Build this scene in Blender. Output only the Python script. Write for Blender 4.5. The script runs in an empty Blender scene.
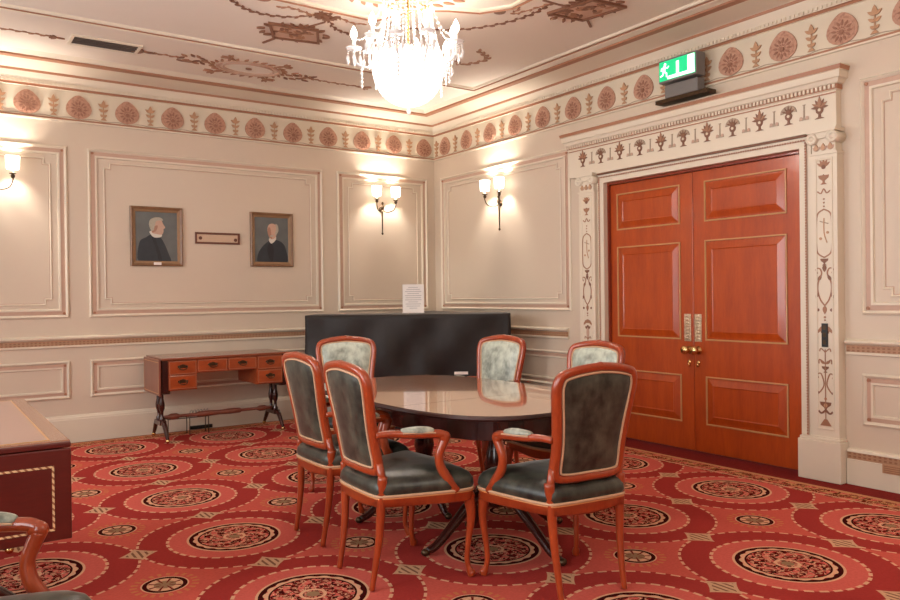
import bpy, bmesh, math, random
from mathutils import Vector, Matrix
from math import sin, cos, pi, radians, hypot, atan2
random.seed(7)
SC = bpy.context.scene
COL = SC.collection

# ------------------------------------------------------------------ camera
cam = bpy.data.cameras.new('camera')
cam.sensor_width = 36.0
cam.lens = 768.807 / 900 * 36.0
camo = bpy.data.objects.new('camera', cam)
COL.objects.link(camo)
R_ = Vector((0.82131145, -0.57034622, -0.01235697))
U_ = Vector((0.01338203, -0.0023933, 0.99990759))
F_ = Vector((0.57032309, 0.82140091, -0.00566675))
M_ = Matrix.Identity(4)
for i in range(3):
    M_[i][0] = R_[i]; M_[i][1] = U_[i]; M_[i][2] = -F_[i]; M_[i][3] = (-5.20193, -7.79616, 1.3)[i]
camo.matrix_world = M_
SC.camera = camo

# ------------------------------------------------------------------ world, exposure
w = bpy.data.worlds.new('world'); SC.world = w; w.use_nodes = True
w.node_tree.nodes['Background'].inputs[0].default_value = (0.75, 0.87, 1.0, 1)
w.node_tree.nodes['Background'].inputs[1].default_value = 1.0
SC.view_settings.view_transform = 'Standard'
SC.view_settings.look = 'None'
SC.view_settings.exposure = 0.1
SC.view_settings.gamma = 1.0
SC.view_settings.use_curve_mapping = False

P_CHANDELIER = 92.0
P_CEILING_WASH = 30.0
P_SCONCE = 38.0
P_WINDOW = 64.0
P_DOWN = 0.0

def lamp(name, kind, loc, power, color, parent=None, **kw):
    l = bpy.data.lights.new(name, kind); l.energy = power; l.color = color
    for k, v in kw.items():
        setattr(l, k, v)
    o = bpy.data.objects.new(name, l); COL.objects.link(o); o.location = loc
    if parent: o.parent = parent
    return o

WARM = (1.0, 0.90, 0.80)
# room shell extents
RX, RY, HW = -6.8, -9.4, 3.6
ZC = 3.43          # ceiling height
# daylight through three tall windows in the wall opposite the double door
WIN_Y = (-2.3, -4.9, -7.6)
for i, wy in enumerate(WIN_Y):
    a = lamp('daylight', 'AREA', (RX - 0.12, wy, 1.75), P_WINDOW, (0.97, 0.99, 1.0), shape='RECTANGLE', size=2.2, size_y=1.3)
    a.rotation_euler = (0, radians(-90), 0)
    a.data.spread = radians(160)

# ------------------------------------------------------------------ helpers
def lin(c):
    return tuple(((v / 255) / 12.92 if v / 255 <= 0.04045 else (((v / 255) + 0.055) / 1.055) ** 2.4) for v in c) + (1.0,)

class MB:
    """collects geometry into one mesh, several material slots"""
    def __init__(s):
        s.v = []; s.f = []; s.m = []; s.smooth = []; s.k = 0
    def add(s, vs, fs, mi=0, sm=False):
        b = len(s.v)
        s.v += [tuple(p) for p in vs]
        for f in fs:
            s.f.append([b + i for i in f]); s.m.append(mi); s.smooth.append(sm)
    def box(s, a, b, mi=0):
        x0, y0, z0 = a; x1, y1, z1 = b
        vs = [(x, y, z) for x in (x0, x1) for y in (y0, y1) for z in (z0, z1)]
        s.add(vs, [(0, 1, 3, 2), (4, 6, 7, 5), (0, 4, 5, 1), (2, 3, 7, 6), (0, 2, 6, 4), (1, 5, 7, 3)], mi)
    def lathe(s, prof, c=(0, 0, 0), n=20, mi=0, axis=None, sm=True):
        """prof: (r, h) pairs, around +Z at c, or around the given axis"""
        q = Vector((0, 0, 1)).rotation_difference(Vector(axis).normalized()) if axis else None
        vs = []
        for r, h in prof:
            for k in range(n):
                p = Vector((r * cos(2 * pi * k / n), r * sin(2 * pi * k / n), h))
                if q: p = q @ p
                vs.append(p + Vector(c))
        fs = []
        for i in range(len(prof) - 1):
            for k in range(n):
                fs.append((i * n + k, i * n + (k + 1) % n, (i + 1) * n + (k + 1) % n, (i + 1) * n + k))
        fs.append(tuple(range(n))[::-1]); fs.append(tuple((len(prof) - 1) * n + k for k in range(n)))
        s.add(vs, fs, mi, sm)
    def tube(s, pts, r, n=8, mi=0, closed=False, sm=True, flat=None, up=None):
        """pts: points; r: radius or list; flat: (a,b) scale across / along up"""
        P = [Vector(p) for p in pts]; N = len(P)
        rr = r if isinstance(r, (list, tuple)) else [r] * N
        fa, fb = flat or (1, 1)
        prev = Vector(up) if up else Vector((0.13, 0.21, 0.97))
        vs = []
        for i in range(N):
            if closed: t = P[(i + 1) % N] - P[i - 1]
            else: t = P[min(i + 1, N - 1)] - P[max(i - 1, 0)]
            t.normalize()
            ref = Vector(up) if up else prev
            u = ref - t * ref.dot(t)
            if u.length < 1e-4: u = t.orthogonal()
            u.normalize(); prev = u
            v = t.cross(u)
            for k in range(n):
                a = 2 * pi * (k + .5) / n
                vs.append(P[i] + (v * cos(a) * fa + u * sin(a) * fb) * rr[i])
        fs = []
        for i in range(N if closed else N - 1):
            j = (i + 1) % N
            for k in range(n):
                fs.append((i * n + k, i * n + (k + 1) % n, j * n + (k + 1) % n, j * n + k))
        if not closed:
            fs.append(tuple(range(n))[::-1]); fs.append(tuple((N - 1) * n + k for k in range(n)))
        s.add(vs, fs, mi, sm)
    def prism(s, poly, fn, h0, h1, mi=0):
        """poly 2D; fn(a,b,h)->3D"""
        n = len(poly)
        if abs(h1 - h0) < .03:      # neighbouring relief pieces sit at slightly different heights
            s.k = (s.k + 1) % 60; h1 += s.k * 1.2e-5
        vs = [fn(a, b, h0) for a, b in poly] + [fn(a, b, h1) for a, b in poly]
        fs = [tuple(range(n))[::-1], tuple(range(n, 2 * n))] + [(i, (i + 1) % n, n + (i + 1) % n, n + i) for i in range(n)]
        s.add(vs, fs, mi)
    def blob(s, c, r, mi=0, n=12, m=8):
        vs = []; fs = []
        for i in range(m + 1):
            ph = pi * i / m
            for k in range(n):
                th = 2 * pi * k / n
                vs.append((c[0] + r[0] * sin(ph) * cos(th), c[1] + r[1] * sin(ph) * sin(th), c[2] + r[2] * cos(ph)))
        for i in range(m):
            for k in range(n):
                fs.append((i * n + k, i * n + (k + 1) % n, (i + 1) * n + (k + 1) % n, (i + 1) * n + k))
        s.add(vs, fs, mi, True)
    def build(s, name, mats, parent=None, bevel=0, subsurf=0, auto=False):
        me = bpy.data.meshes.new(name)
        me.from_pydata(s.v, [], s.f)
        if not isinstance(mats, (list, tuple)): mats = [mats]
        for m in mats: me.materials.append(m)
        me.polygons.foreach_set('material_index', s.m)
        me.polygons.foreach_set('use_smooth', s.smooth)
        bm = bmesh.new(); bm.from_mesh(me)
        bmesh.ops.remove_doubles(bm, verts=bm.verts, dist=1e-6)
        bmesh.ops.recalc_face_normals(bm, faces=bm.faces)
        bm.to_mesh(me); bm.free()
        o = bpy.data.objects.new(name, me); COL.objects.link(o)
        if parent: o.parent = parent
        if bevel:
            b = o.modifiers.new('bevel', 'BEVEL'); b.width = bevel; b.segments = 2; b.limit_method = 'ANGLE'
            b.angle_limit = radians(40)
        if subsurf:
            d = o.modifiers.new('sub', 'SUBSURF'); d.levels = subsurf; d.render_levels = subsurf
        return o

def empty(name, loc=(0, 0, 0), rz=0.0):
    o = bpy.data.objects.new(name, None); COL.objects.link(o)
    o.location = loc; o.rotation_euler = (0, 0, rz); o.empty_display_size = .1
    return o
def tag(o, label=None, cat=None, group=None, kind=None):
    if label: o['label'] = label
    if cat: o['category'] = cat
    if group: o['group'] = group
    if kind: o['kind'] = kind
    return o
def struct(o):
    o['kind'] = 'structure'; return o
def kids(o):
    return [c for c in bpy.data.objects if c.parent == o]
def copy_tree(o, parent=None):
    c = o.copy(); COL.objects.link(c); c.parent = parent
    for ch in kids(o): copy_tree(ch, c)
    return c
def catmull(pts, sub=6, closed=False):
    P = [Vector(p) for p in pts]; n = len(P); out = []
    for i in range(n if closed else n - 1):
        g = (lambda k: P[k % n]) if closed else (lambda k: P[min(max(k, 0), n - 1)])
        p0, p1, p2, p3 = g(i - 1), g(i), g(i + 1), g(i + 2)
        for k in range(sub):
            t = k / sub
            out.append(0.5 * ((2 * p1) + (p2 - p0) * t + (2 * p0 - 5 * p1 + 4 * p2 - p3) * t * t + (3 * p1 - p0 - 3 * p2 + p3) * t ** 3))
    if not closed: out.append(P[-1])
    return out

# ------------------------------------------------------------------ node expression helper
class NT:
    def __init__(s, name, rough=0.5, spec=0.5, **kw):
        s.mat = bpy.data.materials.new(name); s.mat.use_nodes = True
        s.t = s.mat.node_tree; s.N = s.t.nodes; s.b = s.N['Principled BSDF']
        s.b.inputs['Roughness'].default_value = rough
        s.b.inputs['Specular IOR Level'].default_value = spec
        for k, v in kw.items(): s.b.inputs[k.replace('_', ' ')].default_value = v
        s.co = None
    def coord(s, which='Object'):
        if not s.co: s.co = s.N.new('ShaderNodeTexCoord')
        return s.co.outputs[which]
    def link(s, a, b): s.t.links.new(a, b)
    def m(s, op, a, b=0.0, c=None):
        n = s.N.new('ShaderNodeMath'); n.operation = op
        for i, v in enumerate((a, b, c)):
            if v is None: continue
            if isinstance(v, (int, float)): n.inputs[i].default_value = v
            else: s.link(v, n.inputs[i])
        return n.outputs[0]
    def xyz(s, which='Object'):
        n = s.N.new('ShaderNodeSeparateXYZ'); s.link(s.coord(which), n.inputs[0]); return n.outputs
    def noise(s, scale, detail=3, vec=None, rough=.5, stretch=None, w=None):
        n = s.N.new('ShaderNodeTexNoise'); n.inputs['Scale'].default_value = scale
        n.inputs['Detail'].default_value = detail; n.inputs['Roughness'].default_value = rough
        v = vec or s.coord()
        if stretch:
            mp = s.N.new('ShaderNodeMapping'); mp.inputs['Scale'].default_value = stretch; s.link(v, mp.inputs[0]); v = mp.outputs[0]
        s.link(v, n.inputs['Vector']); return n.outputs['Fac']
    def wave(s, scale, dist=5, stretch=None, detail=2):
        n = s.N.new('ShaderNodeTexWave'); n.inputs['Scale'].default_value = scale
        n.inputs['Distortion'].default_value = dist; n.inputs['Detail'].default_value = detail
        v = s.coord()
        if stretch:
            mp = s.N.new('ShaderNodeMapping'); mp.inputs['Scale'].default_value = stretch; s.link(v, mp.inputs[0]); v = mp.outputs[0]
        s.link(v, n.inputs['Vector']); return n.outputs['Fac']
    def voro(s, scale, vec=None, out='Distance'):
        n = s.N.new('ShaderNodeTexVoronoi'); n.inputs['Scale'].default_value = scale
        s.link(vec or s.coord(), n.inputs['Vector']); return n.outputs[out]
    def col(s, c):
        n = s.N.new('ShaderNodeRGB'); n.outputs[0].default_value = c; return n.outputs[0]
    def mix(s, f, a, b):
        n = s.N.new('ShaderNodeMix'); n.data_type = 'RGBA'
        for i, v in ((0, f), (6, a), (7, b)):
            if isinstance(v, (int, float, tuple)): n.inputs[i].default_value = v
            else: s.link(v, n.inputs[i])
        return n.outputs[2]
    def gt(s, a, b): return s.m('GREATER_THAN', a, b)
    def band(s, v, lo, hi):
        return s.m('MULTIPLY', s.m('GREATER_THAN', v, lo), s.m('LESS_THAN', v, hi))
    def base(s, v):
        if isinstance(v, tuple): s.b.inputs['Base Color'].default_value = v
        else: s.link(v, s.b.inputs['Base Color'])
        return s
    def bump(s, h, strength=.2, dist=.01):
        n = s.N.new('ShaderNodeBump'); n.inputs['Strength'].default_value = strength
        n.inputs['Distance'].default_value = dist
        s.link(h, n.inputs['Height']); s.link(n.outputs[0], s.b.inputs['Normal']); return s

def plain(name, c, rough=.5, var=.06, scale=8, **kw):
    n = NT(name, rough, **kw); c1 = lin(c); c0 = tuple(v * (1 - var * 2) for v in c1[:3]) + (1,)
    n.base(n.mix(n.noise(scale, 4), c0, c1)); return n.mat
def wood(name, dark, light, rough=.3, scale=3, stretch=(1, 12, 12), coat=0.3, **kw):
    n = NT(name, rough, **kw); n.b.inputs['Coat Weight'].default_value = coat; n.b.inputs['Coat Roughness'].default_value = .12
    g = n.noise(scale, 6, stretch=stretch, rough=.6)
    g2 = n.noise(scale * 6, 3, stretch=stretch)
    f = n.m('ADD', n.m('MULTIPLY', g, 1.3), n.m('MULTIPLY_ADD', g2, .5, -.4))
    n.base(n.mix(f, lin(dark), lin(light))); n.bump(g2, .05, .002); return n.mat

M = {}
M['wall'] = plain('wall_paint', (212, 195, 175), .45, .02, 3)
M['cream'] = plain('cream_gloss_paint', (224, 212, 192), .4, .02, 6)
M['pink'] = plain('rose_gilt_line', (200, 166, 145), .45, .06, 20)
M['brownline'] = plain('brown_gilt_line', (172, 120, 90), .45, .08, 20)
M['ceil'] = plain('ceiling_paint', (232, 221, 207), .6, .03, 2)
M['orn'] = plain('brown_gilt_ornament', (168, 120, 90), .5, .1, 40)
M['orn_dark'] = plain('dark_brown_paint', (132, 88, 64), .5, .1, 40)
M['orn_gold'] = plain('gilt_ornament', (196, 152, 116), .45, .1, 50)
M['orn_grey'] = plain('grey_green_ornament', (172, 152, 130), .5, .06, 40)
def med_mat():
    n = NT('rose_medallion_relief', .55)
    v = n.voro(42); ns = n.noise(60, 3)
    f = n.m('MULTIPLY', n.m('LESS_THAN', v, .42), .8)
    n.base(n.mix(n.m('MULTIPLY', ns, f), lin((190, 146, 122)), lin((150, 98, 76)))); n.bump(v, .6, .006); return n.mat
M['medallion'] = med_mat()
M['medallion_leaf'] = plain('medallion_petals', (158, 110, 88), .5, .08, 60)
def band_mat():
    # fretted key pattern band
    n = NT('brown_fret_band', .5); x, y, z = n.xyz()
    s = n.m('ADD', x, y)
    f = n.m('GREATER_THAN', n.m('SINE', n.m('MULTIPLY', s, 190)), .1)
    g = n.m('GREATER_THAN', n.m('SINE', n.m('MULTIPLY', z, 300)), .3)
    n.base(n.mix(n.m('MULTIPLY', n.m('MAXIMUM', f, g), .55), lin((146, 104, 76)), lin((192, 152, 120)))); return n.mat
M['fret'] = band_mat()
M['door'] = wood('door_mahogany', (146, 50, 8), (188, 80, 18), .35, 2.2, (6, 6, 1), .35)
M['door_dark'] = wood('door_frame_mahogany', (112, 40, 18), (150, 60, 30), .35, 2.2, (6, 6, 1), .3)
M['gold'] = plain('gold_fillet', (196, 150, 100), .4, .05, 30)
n_ = NT('brass', .22, Metallic=1.0); n_.base(n_.mix(n_.noise(30), lin((214, 176, 110)), lin((238, 206, 150)))); M['brass'] = n_.mat
n_ = NT('chased_silver_brass', .3, Metallic=.9); v_ = n_.voro(90); n_.base(n_.mix(v_, lin((176, 150, 116)), lin((240, 224, 196)))); n_.bump(v_, .8, .004); M['chased'] = n_.mat
n_ = NT('dark_bronze', .35, Metallic=.8); n_.base(n_.mix(n_.noise(40), lin((60, 46, 34)), lin((96, 76, 54)))); M['bronze'] = n_.mat
M['chairwood'] = wood('chair_frame_cherry', (126, 42, 16), (176, 74, 34), .28, 5, (3, 3, 1), .5)
M['chairwood_edge'] = plain('worn_gold_edge', (206, 138, 84), .4, .1, 30)
M['braid'] = plain('beige_braid', (206, 164, 130), .7, .1, 90)
def velvet(name='bottle_green_velvet', c0=(22, 24, 19), c1=(76, 78, 66), sc=7):
    n = NT(name, .38, .6); a = n.noise(sc, 5, rough=.65, stretch=(1.4, 1.4, .6)); b = n.noise(22, 4)
    f = n.m('MULTIPLY_ADD', n.m('ADD', a, n.m('MULTIPLY', b, .5)), 2.8, -1.6)
    n.base(n.mix(f, lin(c0), lin(c1)))
    n.b.inputs['Sheen Weight'].default_value = .35; n.b.inputs['Sheen Roughness'].default_value = .3
    n.b.inputs['Sheen Tint'].default_value = (1, .98, .9, 1)
    n.bump(b, .25, .004); return n.mat
M['velvet'] = velvet()
M['velvet_pale'] = velvet('paler_green_velvet', (110, 116, 104), (196, 202, 186))  # backrest fronts and arm pads take a paler tone of the velvet
M['velvet_seat'] = velvet('green_velvet_seat_highlights', (10, 12, 9), (62, 64, 54), 9)  # paler noise blotches paint highlights into the seat colour
M['mahog'] = wood('dark_mahogany', (40, 14, 12), (70, 26, 18), .25, 3, (3, 3, 1), .5)
n_ = NT('polished_table_top', .1, .9); n_.b.inputs['IOR'].default_value = 1.7; n_.b.inputs['Coat Weight'].default_value = 1; n_.b.inputs['Coat Roughness'].default_value = .03; n_.b.inputs['Coat IOR'].default_value = 1.8
g_ = n_.noise(3, 6, stretch=(9, 1, 1)); n_.base(n_.mix(g_, lin((186, 132, 100)), lin((214, 162, 128)))); M['tabletop'] = n_.mat
M['tableedge'] = wood('dark_table_edge', (40, 15, 12), (66, 26, 18), .5, 3, (1, 1, 1), 0)
M['deskwood'] = wood('desk_yew_veneer', (134, 52, 20), (180, 84, 38), .3, 5, (1, 3, 3), .4)
M['desktop'] = wood('desk_top_veneer', (118, 56, 34), (158, 86, 56), .25, 4, (1, 6, 6), .6)
M['leaf'] = wood('desk_leaf_mahogany', (104, 52, 38), (138, 76, 56), .3, 4, (3, 3, 1), .4)
M['cabwood'] = wood('red_mahogany_panel', (70, 16, 14), (100, 28, 22), .3, 3, (1, 5, 5), .4)
M['leather'] = plain('rose_tan_leather', (172, 140, 126), .4, .05, 60)
M['crossband'] = wood('tan_crossband', (138, 94, 72), (170, 122, 96), .25, 6, (6, 1, 1), .6)
def inlay():
    n = NT('rope_inlay', .4); x, y, z = n.xyz()
    f = n.gt(n.m('SINE', n.m('MULTIPLY', n.m('ADD', n.m('ADD', x, y), z), 260)), -.3)
    n.base(n.mix(f, lin((150, 100, 70)), lin((224, 196, 150)))); return n.mat
M['inlay'] = inlay()
def cloth():
    n = NT('black_cloth', .55, .35); a = n.noise(4, 4); n.base(n.mix(a, lin((18, 15, 14)), lin((44, 37, 34))))
    n.b.inputs['Sheen Weight'].default_value = .1; n.b.inputs['Sheen Tint'].default_value = (1, .9, .82, 1); n.bump(n.noise(3, 2), .35, .06); return n.mat
M['cloth'] = cloth()
M['paper'] = plain('white_paper', (240, 232, 226), .6, .01, 9)
M['ink'] = plain('grey_print', (176, 166, 164), .7, .01, 9)
M['black'] = plain('black_plastic', (24, 22, 22), .35, .1, 20)
M['grey'] = plain('grey_metal', (120, 118, 116), .4, .05, 20)
M['dark_void'] = plain('dark_duct', (92, 80, 72), .8, .1, 9)
M['frame'] = wood('gilt_picture_frame', (104, 72, 48), (150, 112, 78), .4, 8, (1, 1, 1), .2)
M['frame_in'] = plain('gilt_liner', (156, 122, 88), .4, .1, 30)
M['canvas'] = plain('painted_backdrop', (112, 116, 114), .5, .25, 7)
M['coat'] = plain('painted_dark_coat', (44, 50, 58), .5, .2, 20)
M['coat2'] = plain('painted_coat_fold', (30, 33, 40), .5, .2, 20)
M['skin'] = plain('painted_skin', (206, 168, 146), .5, .12, 30)
M['skin2'] = plain('painted_skin_shade', (176, 128, 106), .5, .1, 30)
M['hair'] = plain('painted_grey_hair', (186, 178, 160), .5, .15, 60)
M['collar'] = plain('painted_collar', (214, 208, 196), .5, .05, 30)
M['plaque'] = plain('plaque_face', (206, 176, 150), .5, .04, 20)
M['plaque_frame'] = plain('plaque_frame_wood', (112, 62, 44), .4, .1, 20)
M['white_plastic'] = plain('white_plastic', (225, 222, 215), .4, .02, 9)
def emit(name, c, strength, base=None):
    n = NT(name, .5); n.base(lin(base or c)); n.b.inputs['Emission Color'].default_value = lin(c)
    n.b.inputs['Emission Strength'].default_value = strength; return n.mat
M['shade'] = emit('lit_glass_shade', (255, 244, 226), 4.0)
M['bulb'] = emit('lit_bulb', (255, 248, 238), 8.0)
M['green_lit'] = emit('lit_green_sign', (20, 200, 130), .75)
M['white_lit'] = emit('lit_white_sign', (235, 255, 245), 1.1)
def crystal():
    n = NT('cut_crystal', .08, .8); n.base((.97, .96, .95, 1))
    n.b.inputs['Transmission Weight'].default_value = .12; n.b.inputs['IOR'].default_value = 1.5
    return n.mat
M['crystal'] = crystal()
def basket():
    n = NT('lit_crystal_beads', .2, .8); v = n.voro(55)
    n.base((.97, .96, .94, 1)); n.bump(v, 1, .01)
    n.link(n.mix(n.m('MULTIPLY', v, 1.4), lin((255, 250, 242)), lin((210, 196, 190))), n.b.inputs['Emission Color'])
    n.b.inputs['Emission Strength'].default_value = 2.2; return n.mat
M['basket'] = basket()
n_ = NT('window_glass', .02, .5); n_.b.inputs['Transmission Weight'].default_value = 1; M['glass'] = n_.mat
M['curtain'] = plain('heavy_curtain', (150, 60, 50), .8, .1, 5)

# carpet ------------------------------------------------------------
def carpet_mat():
    n = NT('patterned_wilton_carpet', 1.0, 0)
    X, Y, Z = n.xyz()
    PX, PY = .996, 1.014
    def cell(x0, y0):
        a = n.m('SUBTRACT', n.m('FRACT', n.m('ADD', n.m('DIVIDE', n.m('SUBTRACT', X, x0), PX), 100.5)), .5)
        b = n.m('SUBTRACT', n.m('FRACT', n.m('ADD', n.m('DIVIDE', n.m('SUBTRACT', Y, y0), PY), 100.5)), .5)
        return a, b
    def polar(a, b):
        r = n.m('SQRT', n.m('ADD', n.m('MULTIPLY', a, a), n.m('MULTIPLY', b, b)))
        return r, n.m('ARCTAN2', b, a)
    X0, Y0 = -3.79, -3.668
    a, b = cell(X0, Y0); r, th = polar(a, b)
    a2, b2 = cell(X0 + PX / 2, Y0 + PY / 2); r2, th2 = polar(a2, b2)
    ah, bh = cell(X0 + PX / 2, Y0); av, bv = cell(X0, Y0 + PY / 2)
    C = {k: lin(v) for k, v in dict(coral=(204, 92, 80), red=(158, 54, 50), lred=(212, 102, 90), cream=(226, 176, 140), blk=(40, 14, 14), olive=(150, 122, 92), deep=(112, 26, 26), outer=(112, 24, 24)).items()}
    soft = n.noise(2.2, 3); fine = n.noise(70, 4)
    col = n.mix(n.m('MULTIPLY', soft, .35), C['coral'], lin((210, 108, 88)))
    # little sun medallions in the gaps
    ray = n.m('GREATER_THAN', n.m('SINE', n.m('MULTIPLY', th2, 22)), .1)
    col = n.mix(n.m('MULTIPLY', n.band(r2, .118, .15), n.m('MULTIPLY', ray, .6)), col, lin((206, 140, 84)))
    col = n.mix(n.band(r2, .03, .105), col, C['cream'])
    col = n.mix(n.band(r2, .078, .098), col, C['blk'])
    inner2 = n.m('LESS_THAN', r2, .048)
    col = n.mix(inner2, col, C['olive'])
    col = n.mix(n.m('MULTIPLY', n.band(r2, .02, .075), n.gt(n.m('SINE', n.m('MULTIPLY', th2, 8)), .75)), col, C['deep'])
    # big roundels
    col = n.mix(n.m('LESS_THAN', r, .5), col, n.mix(soft, C['red'], lin((168, 62, 56))))
    col = n.mix(n.m('LESS_THAN', r, .345), col, C['lred'])
    dash = n.gt(n.m('SINE', n.m('MULTIPLY', th, 34)), -.45)
    dash2 = n.gt(n.m('SINE', n.m('MULTIPLY', th, 46)), -.45)
    col = n.mix(n.m('MULTIPLY', n.band(r, .336, .353), dash), col, C['cream'])
    col = n.mix(n.m('MULTIPLY', n.band(r, .486, .5), dash2), col, C['cream'])
    col = n.mix(n.band(r, .236, .248), col, C['cream'])
    col = n.mix(n.band(r, .21, .236), col, C['blk'])
    zig = n.m('ADD', .203, n.m('MULTIPLY', n.m('ABSOLUTE', n.m('SINE', n.m('MULTIPLY', th, 9))), .014))
    col = n.mix(n.m('LESS_THAN', r, zig), col, C['cream'])
    # floral core: rosettes in polar coordinates mixed with voronoi scrolls
    vd = n.voro(24); pet = n.m('SINE', n.m('ADD', n.m('MULTIPLY', th, 8), n.m('MULTIPLY', r, 70)))
    pet2 = n.m('SINE', n.m('SUBTRACT', n.m('MULTIPLY', th, 8), n.m('MULTIPLY', r, 88)))
    core = n.mix(n.gt(pet, .15), C['deep'], C['lred'])
    core = n.mix(n.gt(n.m('MULTIPLY', pet, pet2), .55), core, lin((190, 130, 104)))
    core = n.mix(n.m('LESS_THAN', vd, .22), core, lin((74, 28, 24)))
    core = n.mix(n.band(n.noise(26, 2), .475, .51), core, C['cream'])
    core = n.mix(n.band(n.noise(34, 1), .6, .8), core, C['blk'])
    core = n.mix(n.band(r, .045, .06), core, C['cream'])
    core = n.mix(n.m('LESS_THAN', r, .03), core, C['olive'])
    col = n.mix(n.m('LESS_THAN', r, .192), col, C['blk'])
    col = n.mix(n.m('LESS_THAN', r, .183), col, core)
    # lozenges where roundels meet
    for (p, q) in ((ah, bh), (av, bv)):
        P_, Q_ = n.m('ABSOLUTE', p), n.m('ABSOLUTE', q)
        d = n.m('ADD', n.m('POWER', P_, .85), n.m('POWER', Q_, .85))
        col = n.mix(n.m('LESS_THAN', d, .138), col, lin((210, 168, 132)))
        col = n.mix(n.m('MULTIPLY', n.m('LESS_THAN', d, .108), n.gt(n.m('SINE', n.m('MULTIPLY', p, 200)), .3)), col, lin((130, 96, 74)))
    # border running around the carpet: distance to its edges
    dx = n.m('MINIMUM', n.m('SUBTRACT', -.27, X), n.m('SUBTRACT', X, -5.15))
    dy = n.m('SUBTRACT', -.10, Y)
    d = n.m('MINIMUM', dx, dy)
    dist = n.m('ADD', d, n.m('MULTIPLY_ADD', n.m('SINE', n.m('MULTIPLY', n.m('ADD', X, Y), 30)), .02, 0))
    vb = n.voro(19)
    bcol = n.mix(n.gt(n.m('SINE', n.m('ADD', n.m('MULTIPLY', n.m('SUBTRACT', X, Y), 34), n.m('MULTIPLY', d, 60))), .2), C['lred'], C['deep'])
    bcol = n.mix(n.m('LESS_THAN', vb, .26), bcol, C['olive'])
    bcol = n.mix(n.band(dist, .09, .115), bcol, lin((196, 140, 92)))
    bcol = n.mix(n.gt(n.noise(22, 2), .54), bcol, lin((104, 52, 34)))
    bcol = n.mix(n.band(n.noise(30, 2), .44, .49), bcol, lin((214, 160, 112)))
    bcol = n.mix(n.m('LESS_THAN', d, .045), bcol, lin((206, 150, 106)))
    bcol = n.mix(n.band(d, .175, .19), bcol, C['cream'])
    col = n.mix(n.m('LESS_THAN', d, .21), col, bcol)
    n.base(n.mix(n.m('MULTIPLY', fine, .4), col, lin((104, 30, 26))))
    n.bump(fine, .4, .004)
    return n.mat
M['carpet'] = carpet_mat()
n_ = NT('dark_red_carpet', .95, .1); f_ = n_.noise(90, 3); n_.base(n_.mix(f_, lin((92, 20, 20)), lin((140, 40, 34)))); n_.bump(f_, .4, .004); M['redfloor'] = n_.mat

# wall-local frames:  s along the wall from the far corner, z up, o out of the wall
def WA(s, z, o): return (-s, -o, z)       # wall_left (y = 0)
def WB(s, z, o): return (-o, -s, z)       # wall_right (x = 0)

# ------------------------------------------------------------------ room shell
m = MB(); m.box((RX - .2, RY - .2, -.15), (.5, .2, -.006)); struct(m.build('floor', M['redfloor']))
m = MB(); m.box((RX - .2, RY - .2, ZC), (.5, .2, ZC + .15)); struct(m.build('ceiling', M['ceil']))
m = MB(); m.box((RX - .2, 0, -.1), (.3, .2, HW)); struct(m.build('wall_left', M['wall']))
D0, D1, DH = 2.845, 4.735, 2.31      # door opening along wall_right
m = MB()
m.box((0, -D0, -.1), (.25, 0, HW)); m.box((0, RY, -.1), (.25, -D1, HW)); m.box((0, -D1, DH), (.25, -D0, HW))
struct(m.build('wall_right', M['wall']))
m = MB(); m.box((RX - .2, RY - .2, -.1), (.3, RY, HW)); struct(m.build('wall_near', M['wall']))
m = MB()
edges = [0.0]
for wy in WIN_Y: edges += [wy + .65, wy - .65]
edges.append(RY)
for i in range(0, len(edges), 2): m.box((RX - .2, edges[i + 1], -.1), (RX, edges[i], HW))
for wy in WIN_Y:
    m.box((RX - .2, wy - .65, -.1), (RX, wy + .65, .6)); m.box((RX - .2, wy - .65, 2.9), (RX, wy + .65, HW))
struct(m.build('wall_back', M['wall']))
for i, wy in enumerate(WIN_Y):
    e = struct(empty('window_%d' % (i + 1), (RX, wy, .6)))
    m = MB()
    for y0, y1, z0, z1 in ((-.65, -.59, 0, 2.3), (.59, .65, 0, 2.3), (-.59, .59, 0, .06), (-.59, .59, 2.24, 2.3), (-.015, .015, .06, 2.24), (-.59, .59, 1.13, 1.17)):
        m.box((-.1, y0, z0), (-.05, y1, z1))
    m.build('window_frame', M['cream'], e, bevel=.004)

# ------------------------------------------------------------------ polygon sweeps on a wall
def offset_poly(poly, d):
    n = len(poly); out = []
    area = sum(poly[i][0] * poly[(i + 1) % n][1] - poly[(i + 1) % n][0] * poly[i][1] for i in range(n))
    sg = 1 if area > 0 else -1
    for i in range(n):
        p0, p1, p2 = Vector(poly[i - 1]), Vector(poly[i]), Vector(poly[(i + 1) % n])
        e1 = (p1 - p0).normalized(); e2 = (p2 - p1).normalized()
        n1 = Vector((-e1.y, e1.x)) * sg; n2 = Vector((-e2.y, e2.x)) * sg
        b = n1 + n2
        if b.length < 1e-5: out.append(tuple(p1 + n1 * d)); continue
        b = b / (1 + n1.dot(n2))
        out.append(tuple(p1 + b * d))
    return out
def sweep_frame(mb, poly, fn, prof, mats):
    """prof: (inset, height) list; mats: material per segment"""
    rings = [[fn(a, b, h) for a, b in offset_poly(poly, d)] for d, h in prof]
    n = len(poly)
    vs = [p for r in rings for p in r]
    for j in range(len(prof) - 1):
        mb.add([], [])
    b = len(mb.v); mb.v += vs
    for j in range(len(prof) - 1):
        for i in range(n):
            mb.f.append([b + j * n + i, b + j * n + (i + 1) % n, b + (j + 1) * n + (i + 1) % n, b + (j + 1) * n + i])
            mb.m.append(mats[j]); mb.smooth.append(False)
def rect(s0, s1, z0, z1): return [(s0, z0), (s1, z0), (s1, z1), (s0, z1)]
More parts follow.
